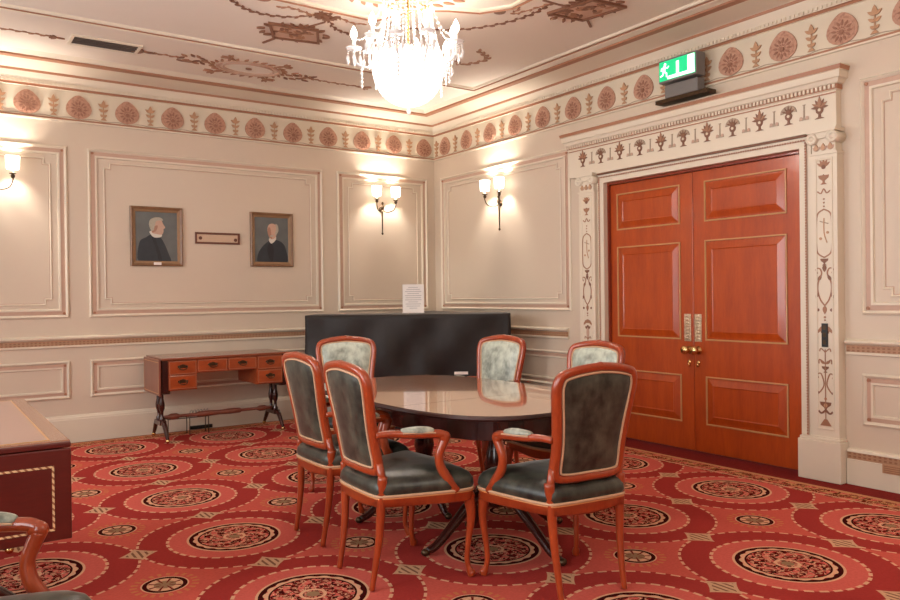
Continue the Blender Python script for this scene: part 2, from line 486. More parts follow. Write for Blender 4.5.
def notched(s0, s1, z0, z1, k=.05):
    return [(s0 + k, z0), (s1 - k, z0), (s1 - k, z0 + k), (s1, z0 + k), (s1, z1 - k), (s1 - k, z1 - k), (s1 - k, z1), (s0 + k, z1), (s0 + k, z1 - k), (s0, z1 - k), (s0, z0 + k), (s0 + k, z0 + k)]
PM = [M['cream'], M['pink'], M['brownline']]
tn = [0]
def trim(mb, mats, **kw):
    tn[0] += 1
    return struct(mb.build('trim_%d' % tn[0], mats, **kw))
def big_panel(fn, s0, s1, z0=1.16, z1=2.69):
    m = MB()
    sweep_frame(m, rect(s0 - .02, s1 + .02, z0 - .02, z1 + .02), fn, [(0, 0), (0, .014), (.012, .024), (.024, .014), (.028, .008), (.062, .008), (.062, .016), (.078, .016), (.084, 0)], [0, 0, 0, 0, 1, 1, 0, 0])
    for (a, b) in ((s0 + .022, z0 + .022), (s1 - .022, z0 + .022), (s0 + .022, z1 - .022), (s1 - .022, z1 - .022)):
        m.prism([(a + .012 * cos(t * pi / 4), b + .012 * sin(t * pi / 4)) for t in range(8)], fn, 0, .018, 2)
    trim(m, PM)
    m = MB()
    sweep_frame(m, notched(s0 + .115, s1 - .115, z0 + .095, z1 - .095), fn, [(0, 0), (0, .007), (.007, .012), (.014, .007), (.014, 0), (.02, .001), (.02, 0)], [1, 0, 0, 0, 1, 1])
    trim(m, PM)
def low_panel(fn, s0, s1, z0=.42, z1=.725):
    m = MB()
    sweep_frame(m, rect(s0 - .02, s1 + .02, z0 - .02, z1 + .02), fn, [(0, 0), (0, .014), (.012, .024), (.024, .014), (.028, .008), (.056, .008), (.056, .016), (.07, .016), (.076, 0)], [0, 0, 0, 0, 1, 1, 0, 0])
    for (a, b) in ((s0 + .022, z0 + .022), (s1 - .022, z0 + .022), (s0 + .022, z1 - .022), (s1 - .022, z1 - .022)):
        m.prism([(a + .012 * cos(t * pi / 4), b + .012 * sin(t * pi / 4)) for t in range(8)], fn, 0, .018, 2)
    trim(m, PM)
for fn, spans in ((WA, [(.135, 1.295), (1.515, 3.858), (4.07, 6.5)]), (WB, [(.17, 2.352), (5.165, 7.2), (7.45, 9.2)])):
    for s0, s1 in spans:
        big_panel(fn, s0, s1)
        low_panel(fn, s0, s1)
# chair rails and skirting
RAILP = [(0, .865), (.022, .87), (.022, .885), (.014, .887), (.014, .932), (.03, .94), (.042, .952), (.042, .962), (0, .975)]
def rail(fn, s0, s1, prof, mats_i, mats):
    m = MB(); vs = [fn(s, z, o) for s in (s0, s1) for o, z in prof]; n = len(prof)
    for i in range(n - 1): m.add([vs[i], vs[i + 1], vs[n + i + 1], vs[n + i]], [(0, 1, 2, 3)], mats_i[i])
    for k in (0, n): m.add([vs[k + i] for i in range(n)], [tuple(range(n))], 0)
    return m.build('trim_%d' % (tn.__setitem__(0, tn[0] + 1) or tn[0]), mats)
RM = [M['cream'], M['fret'], M['brownline']]
for fn, s0, s1 in ((WA, 0, -RX), (WB, 0, 2.33), (WB, 5.04, -RY)):
    struct(rail(fn, s0, s1, RAILP, [0, 0, 0, 1, 0, 0, 0, 0], RM))
BASEP = [(0, -.01), (.035, -.01), (.035, .205), (.03, .212), (.03, .222), (.018, .24), (0, .245)]
BASEB = [(0, -.01), (.04, -.01), (.04, .165), (.034, .167), (.034, .212), (.04, .215), (.034, .232), (0, .238)]
o = rail(WA, 0, -RX, BASEP, [0, 0, 0, 0, 0, 0], RM); o.name = 'baseboard_left'; struct(o)
o = rail(WB, 0, 2.33, BASEB, [0, 0, 0, 1, 0, 0, 0], RM); o.name = 'baseboard_right'; struct(o)
o = rail(WB, 5.05, -RY, BASEB, [0, 0, 0, 1, 0, 0, 0], RM); o.name = 'baseboard_right'; struct(o)

# cornice right round the room: (distance from wall, z)
CORP = [(0, 2.935), (.018, 2.938), (.018, 2.95), (.012, 2.952), (.012, 2.966), (.004, 2.968), (.004, 3.222), (.016, 3.225), (.016, 3.243), (.03, 3.245), (.03, 3.275), (.045, 3.30), (.062, 3.335), (.066, 3.338), (.07, 3.356), (.085, 3.362), (.16, 3.372), (.29, 3.385), (.35, 3.388), (.352, 3.402), (.37, 3.405), (.41, ZC)]
CORM = [0, 0, 2, 2, 0, 3, 0, 2, 2, 0, 0, 0, 2, 2, 0, 0, 0, 2, 2, 0, 0]
m = MB(); room = [(0, 0), (RX, 0), (RX, RY), (0, RY)]
sweep_frame(m, room, lambda a, b, h: (a, b, h), CORP, CORM)
n_ = NT('frieze_ground', .5); n_.base(n_.mix(n_.noise(8), lin((212, 200, 178)), lin((222, 210, 188)))); M['frieze'] = n_.mat
cornice = trim(m, [M['cream'], M['pink'], M['brownline'], M['frieze']])
# dentils under the cove
m = MB()
k = 0
for fn, L in ((WA, 5.4), (WB, 7.2)):
    s = .06
    while s < L:
        vs0 = fn(s, 3.25, .03); vs1 = fn(s + .018, 3.272, .042)
        m.box(tuple(min(a, b) for a, b in zip(vs0, vs1)), tuple(max(a, b) for a, b in zip(vs0, vs1)))
        s += .034
d = m.build('dentil_band', M['cream'], cornice)
# frieze ornaments
def egg(a, b, w, h, n=22):
    out = []
    for i in range(n):
        t = 2 * pi * i / n
        x = w / 2 * sin(t) * (1 + .14 * cos(t)); z = h / 2 * -cos(t)
        if z > 0: x *= (1 - .22 * (z / (h / 2)) ** 2); z *= 1.1
        out.append((a + x, b + z))
    return out
def leafpoly(a, b, ang, L, W, n=5):
    ca, sa = cos(ang), sin(ang); pts = []
    for i in range(n + 1):
        t = i / n; pts.append((t * L, W / 2 * sin(pi * t ** .8)))
    for i in range(n - 1, 0, -1):
        t = i / n; pts.append((t * L, -W / 2 * sin(pi * t ** .8)))
    return [(a + x * ca - y * sa, b + x * sa + y * ca) for x, y in pts]
def strokepoly(mb, pts, w, fn, h0, h1, mi=0):
    P = [Vector(p) for p in pts]
    L, Rr = [], []
    for i in range(len(P)):
        t = P[min(i + 1, len(P) - 1)] - P[max(i - 1, 0)]
        t.normalize(); nn = Vector((-t.y, t.x)) * w / 2
        L.append(P[i] + nn); Rr.append(P[i] - nn)
    for i in range(len(P) - 1):
        mb.prism([tuple(Rr[i]), tuple(Rr[i + 1]), tuple(L[i + 1]), tuple(L[i])], fn, h0, h1, mi)
def anthemion(mb, fn, a, b, h, o=.004, mi=0):
    # stem with side leaves, b = bottom
    mb.prism([(a - .006, b), (a + .006, b), (a + .004, b + h * .9), (a - .004, b + h * .9)], fn, o, o + .006, mi)
    mb.prism([(a - .028, b), (a + .028, b), (a + .01, b + .02), (a - .01, b + .02)], fn, o, o + .008, mi)
    for f, L in ((.18, .036), (.42, .05), (.66, .056)):
        for sg in (-1, 1):
            mb.prism(leafpoly(a, b + h * f, pi / 2 - sg * 1.0, L, .024), fn, o, o + .009, mi)
    mb.prism(leafpoly(a, b + h * .62, pi / 2, h * .4, .036), fn, o, o + .01, mi)
med_mb = MB(); med_mb.prism(egg(0, 0, .215, .205), WA, 0, .010, 0)
med_mb.prism(egg(0, -.005, .175, .165), WA, .010, .014, 0)
ring = []
for kk in range(12):
    t = kk * 2 * pi / 12 + .1
    med_mb.prism(leafpoly(.036 * cos(t), -.015 + .036 * sin(t), t, .04, .016), WA, .014, .019, 1)
    med_mb.prism(leafpoly(.018 * cos(t), -.015 + .018 * sin(t), t, .014, .006), WA, .014, .018, 1)
med_mb.prism([(.016 * cos(i * pi / 4), -.02 + .016 * sin(i * pi / 4)) for i in range(8)], WA, .014, .022, 1)
med = med_mb.build('frieze_medallion', [M['medallion'], M['medallion_leaf']], cornice)
ant_mb = MB(); anthemion(ant_mb, WA, 0, 0, .185)
ant = ant_mb.build('frieze_palmette', [M['orn_gold']], cornice)
first = True
for (fn, s0, st, L, rot) in ((WA, .15, .4215, 5.2, 0), (WB, .25, .4345, 6.6, -pi / 2)):
    # WA copies slide along -x ; WB copies turn by +90 degrees
    kk = 0; s = s0
    while s < L:
        for (src, ds, zz) in ((med, 0, 3.078), (ant, st / 2, 2.985)):
            if fn is WA:
                loc = (-(s + ds), -.005, zz); rz = 0
            else:
                loc = (-.005, -(s + ds), zz); rz = -pi / 2
            if first:
                c = src
            else:
                c = src.copy(); COL.objects.link(c)
            c.parent = cornice; c.location = loc; c.rotation_euler = (0, 0, rz)
        first = False
        s += st; kk += 1
# small palmette in the corner
c = ant.copy(); COL.objects.link(c); c.parent = cornice; c.location = (-.005, -.075, 2.985); c.rotation_euler = (0, 0, -pi / 2)
# garland line under the motifs
m = MB()
for fn, L in ((WA, 5.2), (WB, 6.6)):
    pts = [(i * .035, 2.976 + .006 * sin(i * .035 * 30)) for i in range(int(L / .035))]
    strokepoly(m, pts, .006, fn, .004, .008)
m.build('garland_line', M['orn_grey'], cornice)

# ------------------------------------------------------------------ ceiling mouldings and ornament
def CE(a, b, h): return (a, b, ZC - h)
PX0, PX1, PY0, PY1 = -6.35, -.44, -9.0, -1.42
m = MB()
sweep_frame(m, [(PX0, PY0), (PX1, PY0), (PX1, PY1), (PX0, PY1)], CE, [(-.03, 0), (-.03, .018), (-.012, .03), (0, .022), (.002, .012), (.026, .012), (.028, .02), (.045, .02), (.05, 0)], [0, 0, 0, 2, 2, 0, 0, 0])
ceiling_panel = trim(m, PM)
# central frame with stepped corners around the chandelier
cx, cy = -2.55, -3.42
fr = [(-3.75, -2.62), (-2.28, -2.62), (-2.22, -2.78), (-2.12, -2.98), (-1.93, -3.10), (-1.70, -3.19), (-1.55, -3.40), (-1.55, -4.9), (-1.70, -5.11), (-1.93, -5.20), (-2.12, -5.32), (-2.22, -5.52), (-2.28, -5.70), (-3.75, -5.70), (-3.95, -5.5), (-4.15, -5.3), (-4.35, -5.1), (-4.35, -3.2), (-4.15, -3.0), (-3.95, -2.85)]
m = MB(); sweep_frame(m, fr, CE, [(-.022, 0), (-.022, .014), (0, .024), (.002, .012), (.024, .012), (.026, .02), (.045, .014), (.047, 0)], [0, 0, 2, 2, 0, 0, 0])
trim(m, PM)
# painted/plaster ornaments: built as thin relief
def garland(m, pts, step=.045, L=.05, W=.02, mi=0):
    P = catmull([(x, y, 0) for x, y in pts], 14)
    acc = 0; k = 0; last = None
    for i in range(len(P) - 1):
        seg = (P[i + 1] - P[i]).length; acc += seg
        if acc >= step:
            acc = 0; k += 1
            t = P[i + 1] - P[i]; a = atan2(t.y, t.x)
            m.prism(leafpoly(P[i].x, P[i].y, a + (.5 if k % 2 else -.5), L, W), CE, 0, .008, mi)
    strokepoly(m, [(p.x, p.y) for p in P[::2]], .007, CE, 0, .006, mi)
def ribbonbow(m, x, y, a, s=1, mi=0):
    for d in (-.9, -.45, .45, .9, pi):
        m.prism(leafpoly(x, y, a + d, .12 * s, .04 * s), CE, 0, .01, mi)
OM = [M['orn'], M['orn_dark'], M['pink'], M['frieze']]
m = MB()
mx, my = -2.64, -.88
for (a, b, w0) in ((.30, .20, .022), (.24, .15, .012)):
    ell = [(mx + a * cos(t * pi / 20), my + b * sin(t * pi / 20)) for t in range(40)]
    sweep_frame(m, ell, CE, [(0, 0), (0, .012), (w0, .012), (w0, 0)], [2, 2, 2])
for t in range(26):
    a = t * 2 * pi / 26
    m.prism(leafpoly(mx + .31 * cos(a), my + .21 * sin(a), a + .6, .07, .028), CE, 0, .009, 0)
m.prism([(mx + .03 * cos(i * pi / 4), my + .02 * sin(i * pi / 4)) for i in range(8)], CE, 0, .012, 1)
for sg in (-1, 1):
    for i in range(14):
        m.prism(leafpoly(mx + sg * (.36 + .018 * i), my + .09 * sin(i * 1.9), (0 if sg > 0 else pi) + .9 * sin(i * 2.3), .08, .03), CE, 0, .009, i % 2)
    ribbonbow(m, mx + sg * .25, my + .24, pi / 2 - sg * .9, .8)
    ribbonbow(m, mx + sg * .25, my - .23, -pi / 2 + sg * .9, .7)
garland(m, [(mx + .6, my), (mx + .9, my + .01), (mx + 1.25, my - .01)], .035, .045, .018)
ribbonbow(m, mx + 1.2, my, 0, .7)
garland(m, [(mx - .6, my), (mx - .8, my - .005), (mx - .97, my)], .035, .045, .018)
ribbonbow(m, mx - .93, my - .0, pi, .9, 1)
garland(m, [(mx - 1.62, my), (mx - 1.9, my - .005), (mx - 2.25, my)], .035, .045, .018)
ribbonbow(m, mx - 1.6, my, pi, .5, 1)
m.build('ceiling_garland_relief', OM, ceiling_panel)
def trophy(m, x, y, a, s=1):
    ca, sa = cos(a), sin(a)
    def T(u, v): return (x + (u * ca - v * sa) * s, y + (u * sa + v * ca) * s)
    # tambourine / book shaped field with dark rim
    poly = [T(-.26, -.13), (T(.14, -.17)), T(.27, .13), T(-.12, .18)]
    sweep_frame(m, poly, CE, [(0, 0), (0, .02), (.022, .02), (.022, .008), (.16 * s * .5, .010)], [1, 1, 1, 2])
    m.prism(offset_poly(poly, .02), CE, 0, .007, 2)
    for i in range(26):
        u = -.15 + .31 * random.random(); v = -.09 + .18 * random.random()
        p = T(u, v); m.prism(leafpoly(p[0], p[1], random.random() * 6, .07, .03), CE, 0, .014, i % 2)
    for i in range(14):
        a_ = i * 2 * pi / 14; p = T(.24 * cos(a_), .15 * sin(a_)); m.prism(leafpoly(p[0], p[1], a + a_ + random.uniform(-.8, .8), .065, .026), CE, 0, .015, 1)
    strokepoly(m, [T(-.08, .17), T(-.14, .36)], .018, CE, 0, .01, 1)
    for d in (-.5, 0, .5):
        p = T(.03, -.1); m.prism(leafpoly(p[0], p[1], a - pi / 2 + d, .13 * s, .05 * s), CE, 0, .012, 1)
m = MB()
trophy(m, -2.68, -2.02, -.05)
strokepoly(m, [(-2.66, -2.16), (-2.58, -2.36), (-2.62, -2.58)], .014, CE, 0, .008, 1)
garland(m, [(-2.62, -2.56), (-2.85, -2.32), (-3.12, -2.28), (-3.33, -2.42), (-3.42, -2.6)], .03, .045, .02, 1)
garland(m, [(-2.62, -2.5), (-2.45, -2.28), (-2.25, -2.22)], .03, .045, .02, 1)
for d in (.1, .9, 1.7, 2.5, -2.9): ribbonbow(m, -2.62 + .05 * cos(d), -2.5 + .05 * sin(d), d, .5, 1)
garland(m, [(-2.68, -2.44), (-2.9, -2.5), (-3.0, -2.46)], .03, .04, .016)
garland(m, [(-2.55, -2.52), (-2.38, -2.46), (-2.3, -2.5)], .03, .04, .016)
garland(m, [(-2.15, -2.62), (-1.92, -2.62), (-1.62, -2.78), (-1.42, -3.05), (-1.34, -3.35), (-1.36, -3.6)], .03, .045, .024, 1)
trophy(m, -1.06, -3.66, -1.25)
strokepoly(m, [(-1.16, -3.64), (-1.3, -3.62), (-1.45, -3.62)], .016, CE, 0, .008, 1)
garland(m, [(-1.36, -3.6), (-1.45, -3.3), (-1.5, -3.42)], .03, .04, .016)
m.prism([(-1.58 + .045 * cos(i * pi / 6), -3.28 + .045 * sin(i * pi / 6)) for i in range(12)], CE, 0, .012, 1)
m.prism([(-3.16 + .06 * cos(i * pi / 6), -2.58 + .05 * sin(i * pi / 6)) for i in range(12)], CE, 0, .014, 0)
garland(m, [(-1.25, -2.2), (-1.05, -2.05), (-.95, -2.3), (-1.15, -2.45)], .03, .06, .03, 0)
# central rosette field
for rad in (.32, .5):
    ci = [(cx + rad * cos(t * pi / 24), cy + rad * sin(t * pi / 24)) for t in range(48)]
    sweep_frame(m, ci, CE, [(0, 0), (0, .014), (.02, .014), (.02, 0)], [2, 2, 2])
for t in range(40):
    a = t * 2 * pi / 40
    m.prism(leafpoly(cx + .36 * cos(a), cy + .36 * sin(a), a + .7, .1, .04), CE, 0, .01, t % 2)
    m.prism(leafpoly(cx + .58 * cos(a), cy + .5 * sin(a), a - .7, .09, .035), CE, 0, .01, 0)
m.build('ceiling_trophy_relief', OM, ceiling_panel)
m = MB()
# ceiling vent in the flat border
e = empty('ceiling_vent', (-3.88, -.905, ZC)); tag(e, 'narrow dark rectangular air vent in the ceiling border at the left', 'vent')
m = MB(); sweep_frame(m, [(-.27, -.13), (.27, -.13), (.27, .13), (-.27, .13)], lambda a, b, h: (a, b, -h), [(0, 0), (0, .014), (.022, .014), (.028, 0)], [0, 0, 0]); m.build('frame', M['cream'], e)
m = MB(); m.box((-.243, -.10, -.004), (.243, .10, 0)); m.build('backing', M['dark_void'], e)
for i in range(4):
    m = MB(); y = -.072 + .048 * i; m.box((-.24, y - .006, -.012), (.24, y + .006, -.004)); m.build('slat', M['dark_void'], e)

# ------------------------------------------------------------------ door surround
def wb_box(m, s0, s1, z0, z1, o0, o1, mi=0):
    m.box((-o1, -s1, z0), (-o0, -s0, z1), mi)
sur = struct(empty('trim_40', (0, 0, 0)))
SM = [M['cream'], M['pink'], M['orn_dark'], M['orn'], M['orn_gold'], M['orn_grey']]
# architrave
m = MB()
def arch_strip(m, w0, w1, o, mi, o0=0):
    wb_box(m, D0 - w1, D0 - w0, 0, DH + w1, o0, o, mi); wb_box(m, D1 + w0, D1 + w1, 0, DH + w1, o0, o, mi); wb_box(m, D0 - w0, D1 + w0, DH + w0, DH + w1, o0, o, mi)
arch_strip(m, 0.0, .045, .05, 0); arch_strip(m, .045, .056, .058, 1); arch_strip(m, .056, .085, .045, 0)
m.build('architrave', SM, sur)
m = MB()
z = .3
while z < DH + .05:
    for s in (D0 - .05, D1 + .05): m.blob(WB(s, z, .06), (.005, .006, .007), 0, 6, 4)
    z += .02
s = D0 - .05
while s < D1 + .05:
    m.blob(WB(s, DH + .05, .06), (.005, .007, .006), 0, 6, 4); s += .02
m.build('bead_moulding', M['brownline'], sur)
PIL = [(2.44, 2.70), (4.79, 5.035)]
PIL = [(2.565, 2.765), (4.84, 5.025)]
def arabesque(m, c, fn, o, wmax, blk=True):
    h0, h1 = o, o + .003
    def leaf(a, z, ang, L, W, mi=3): m.prism(leafpoly(c + a, z, ang, L, W), fn, h0, h1, mi)
    def arc(pts, w=.008, mi=3):
        P = catmull([(c + a, z, 0) for a, z in pts], 5); strokepoly(m, [(p.x, p.y) for p in P], w, fn, h0, h1, mi)
    def dot(a, z, r=.009, mi=3): m.prism([(c + a + r * cos(i * pi / 4), z + r * sin(i * pi / 4)) for i in range(8)], fn, h0, h1, mi)
    def urn(z, s=1, mi=3):
        m.prism([(c + x * s, z + y * s) for x, y in [(-.03, 0), (.03, 0), (.008, .02), (.012, .035), (.045, .06), (.05, .085), (-.05, .085), (-.045, .06), (-.012, .035), (-.008, .02)]], fn, h0, h1, mi)
    def fan(z, s=1, mi=3, n=5):
        for i in range(n):
            leaf(0, z, pi / 2 + (i - (n - 1) / 2) * .5, .07 * s, .024 * s, mi)
    W = wmax
    # top bouquet
    fan(2.15, .8); dot(0, 2.15, .016, 2); leaf(0, 2.1, -pi / 2, .05, .03, 2); urn(2.03, .75); arc([(-.045, 1.985), (-.02, 1.97), (0, 2.0), (.02, 1.97), (.045, 1.985)])
    for z in (1.93, 1.905, 1.88): dot(0, z, .006)
    # octagonal cartouche
    arc([(0, 1.86), (-.045, 1.83), (-.055, 1.75), (-.055, 1.62), (-.045, 1.56), (0, 1.53)], .009, 3); arc([(0, 1.86), (.045, 1.83), (.055, 1.75), (.055, 1.62), (.045, 1.56), (0, 1.53)], .009, 3)
    arc([(-.03, 1.78), (.03, 1.76)], .007, 5); arc([(0, 1.8), (0, 1.70), (.02, 1.63)], .007, 4); dot(-.025, 1.66, .01, 4); dot(.025, 1.7, .01, 4)
    urn(1.475, .55, 2); leaf(0, 1.48, -pi / 2, .05, .03, 2)
    # scrolled oval
    for sg in (-1, 1):
        arc([(sg * .05, 1.42), (sg * .06, 1.45), (sg * .035, 1.455), (sg * .02, 1.42), (sg * .045, 1.36), (sg * .048, 1.30), (sg * .03, 1.24), (0, 1.20)], .009, 3)
        leaf(sg * .045, 1.37, pi / 2 + sg * .5, .05, .022, 2); leaf(sg * .045, 1.29, -pi / 2 + sg * .4, .045, .02, 2)
        dot(sg * .048, 1.17, .011, 2)
    leaf(0, 1.2, -pi / 2, .06, .03); dot(0, 1.12, .008); dot(0, 1.10, .006)
    # small canopy urn
    m.prism([(c + x, z) for x, z in [(-.05, 1.27 - .24), (-.03, 1.055), (0, 1.065), (.03, 1.055), (.05, 1.03), (.05, 1.01), (.02, 1.03), (-.02, 1.03), (-.05, 1.01)]], fn, h0, h1, 3)
    return leaf, arc, dot, urn, fan
def arabesque_low(m, c, fn, o, funcs):
    leaf, arc, dot, urn, fan = funcs
    urn(.955, .65, 2)
for k, (s0, s1) in enumerate(PIL):
    p = None
    m = MB(); wb_box(m, s0, s1, .30, 2.24, 0, .085)
    c = (s0 + s1) / 2
    if k == 1: c -= .0
    wi = (s1 - s0) / 2
    sweep_frame(m, rect(s0 + .028, s1 - .028, .345, 2.21), lambda a, b, h: WB(a, b, .085 + h), [(0, 0), (.004, .006), (.012, .006), (.016, 0)], [0, 0, 0])
    pil = m.build('pilaster', SM, sur)
    p0, p1 = (s0 - .02, D0 - .004) if k == 0 else (D1 + .004, s1 + .02)
    m = MB(); wb_box(m, p0, p1, -.006, .27, 0, .11); wb_box(m, p0 + .008, p1 - .008, .27, .29, 0, .10); wb_box(m, s0 - .006, s1 + .004, .29, .30, 0, .092)
    m.build('plinth', M['cream'], sur, bevel=.008)
    # ionic capital
    m = MB(); wb_box(m, s0 - .005, s1 + .005, 2.235, 2.25, 0, .095); wb_box(m, s0 + .01, s1 - .01, 2.25, 2.36, 0, .085); wb_box(m, s0 - .01, s1 + .01, 2.385, 2.41, 0, .12); wb_box(m, s0 + .03, s1 - .03, 2.345, 2.385, 0, .108)
    for sc in (s0 + .02, s1 - .02):
        m.lathe([(.0, .0), (.040, .0), (.040, .115), (.033, .12), (.031, .114), (.018, .114), (.016, .12), (0, .122)], WB(sc, 2.347, 0), 18, 0, axis=(-1, 0, 0))
    for i in range(3):
        m.prism(leafpoly(c + (i - 1) * .05, 2.262, pi / 2, .05, .03), WB, .085, .094, 4)
        m.prism(leafpoly(c + (i - 1) * .05, 2.262, pi / 2 + .7, .04, .016), WB, .085, .092, 1); m.prism(leafpoly(c + (i - 1) * .05, 2.262, pi / 2 - .7, .04, .016), WB, .085, .092, 1)
    m.build('capital', SM, sur)
    m = MB()
    fs = arabesque(m, c, WB, .0855, .1)
    leaf, arc, dot, urn, fan = fs
    urn(.945, .65, 2) if k == 0 else urn(1.03 - .055, .6, 2)
    base_off = 0
    for sg in (-1, 1):
        arc([(sg * .04, .885), (sg * .03, .905), (0, .88)], .007)
        arc([(sg * .045, .80), (sg * .04, .83), (0, .80)], .007); leaf(sg * .005, .80, pi / 2 - sg * .9, .04, .02)
        arc([(sg * .05, .70), (sg * .055, .725), (sg * .03, .73), (sg * .01, .66), (sg * .035, .61), (sg * .055, .60)], .008)
        dot(sg * .05, .60, .009, 2)
        arc([(sg * .05, .475), (sg * .03, .46), (0, .48)], .012, 2)
    arc([(0, .9), (0, .42)], .006); urn(.74, .5, 2); dot(0, .56, .01, 4); urn(.47, .8, 2); dot(0, .515, .014, 4); leaf(0, .42, -pi / 2, .04, .02)
    m.prism([(c - .04, .375), (c + .04, .375), (c + .01, .42), (c - .01, .42)], WB, .0855, .0885, 3)
    if k == 0:
        leaf(0, 1.0, -pi / 2, .13, .035, 1); dot(0, 1.0, .012, 2)
    m.build('painted_arabesque', SM, pil)
# entablature
S0, S1 = 2.41, 5.01
m = MB()
wb_box(m, S0, S1, 2.41, 2.665, 0, .06)
wb_box(m, S0 + .02, S1 - .02, 2.40, 2.41, 0, .075)
wb_box(m, D0 - .06, D1 + .06, 2.385, 2.398, 0, .07, 2)
ent = m.build('frieze_board', SM, sur)
m = MB()
# cornice with mitred returns: rectangle sweep in plan (distance out), stacked
CP = [(0.06, 2.665), (.072, 2.672), (.072, 2.705), (.085, 2.71), (.095, 2.735), (.108, 2.742), (.110, 2.785), (.118, 2.79), (.125, 2.818), (.12, 2.826)]
rings = []
for o_, z_ in CP:
    dd = o_ - .06
    rings.append([(.0, -(S0 - dd), z_), (-o_, -(S0 - dd), z_), (-o_, -(S1 + dd), z_), (0, -(S1 + dd), z_)])
vs = [p for r in rings for p in r]; fs = []; 
for j in range(len(CP) - 1):
    for i in range(3): m.add([rings[j][i], rings[j][i + 1], rings[j + 1][i + 1], rings[j + 1][i]], [(0, 1, 2, 3)], 1 if j in (1, 7) else 0)  # brown strip behind the dentils darkens the gaps between them
m.add(rings[-1], [(0, 1, 2, 3)], 0); m.add(rings[0], [(0, 1, 2, 3)], 0)
m.build('entablature_cornice', [M['cream'], M['brownline']], sur)
m = MB(); s = S0 + .005
while s < S1:
    wb_box(m, s, s + .016, 2.678, 2.704, .072, .084); s += .03
m.build('dentil_row', M['cream'], sur)
m = MB(); wb_box(m, S0, S1, 2.645, 2.653, .06, .066, 0); m.build('fillet', M['brownline'], sur)
def urnmotif(kind, s, z):
    m = MB(); fn = lambda a, b, h: WB(a, b, .0605 + h)
    m.prism([(s + x, z + y) for x, y in [(-.035, 0), (.035, 0), (.01, .012), (.008, .03), (.024, .045), (.028, .065), (.018, .08), (-.018, .08), (-.028, .065), (-.024, .045), (-.008, .03), (-.01, .012)]], fn, 0, .005, 0)
    m.prism([(s + .011 * cos(i * pi / 4), z + .06 + .011 * sin(i * pi / 4)) for i in range(8)], fn, .005, .008, 3)
    if kind == 0:
        for i in range(7):
            m.prism(leafpoly(s, z + .078, pi / 2 + (i - 3) * .52, .062, .02), fn, 0, .006, 1 if i % 2 else 0)
        m.prism(leafpoly(s, z + .075, pi / 2, .08, .024), fn, 0, .007, 1)
    else:
        P = [(s + .062 * cos(t * pi / 10), z + .082 + .055 * sin(t * pi / 10)) for t in range(11)] + [(s + .035 * cos(t * pi / 8), z + .085 + .025 * sin(t * pi / 8)) for t in range(8, -1, -1)]
        m.prism(P, fn, 0, .006, 2)
        for i in range(5): m.prism(leafpoly(s, z + .078, pi / 2 + (i - 2) * .55, .06, .012), fn, 0, .008, 0)
    return m
for i in range(11):
    s = 2.60 + (4.895 - 2.60) * i / 10
    mm = urnmotif((0 if i % 2 == 0 else 1), s, 2.49)
    mm.build('painted_urn', [M['orn_dark'], M['orn'], M['orn_grey'], M['frieze']], ent)
    if i < 10:
        s += .116; mm = MB(); fn = lambda a, b, h: WB(a, b, .0605 + h)
        mm.prism([(s - .035, 2.50), (s + .035, 2.50), (s + .035, 2.508), (s + .006, 2.515), (s + .004, 2.60), (s + .012, 2.61), (s - .012, 2.61), (s - .004, 2.60), (s - .006, 2.515), (s - .035, 2.508)], fn, 0, .004, 0)
        for sg in (-1, 1): mm.prism([(s + sg * .022 + .013 * cos(t * pi / 4), 2.515 + .013 * sin(t * pi / 4)) for t in range(8)], fn, 0, .004, 1)
        mm.build('painted_candelabrum', [M['orn_grey'], M['pink']], ent)

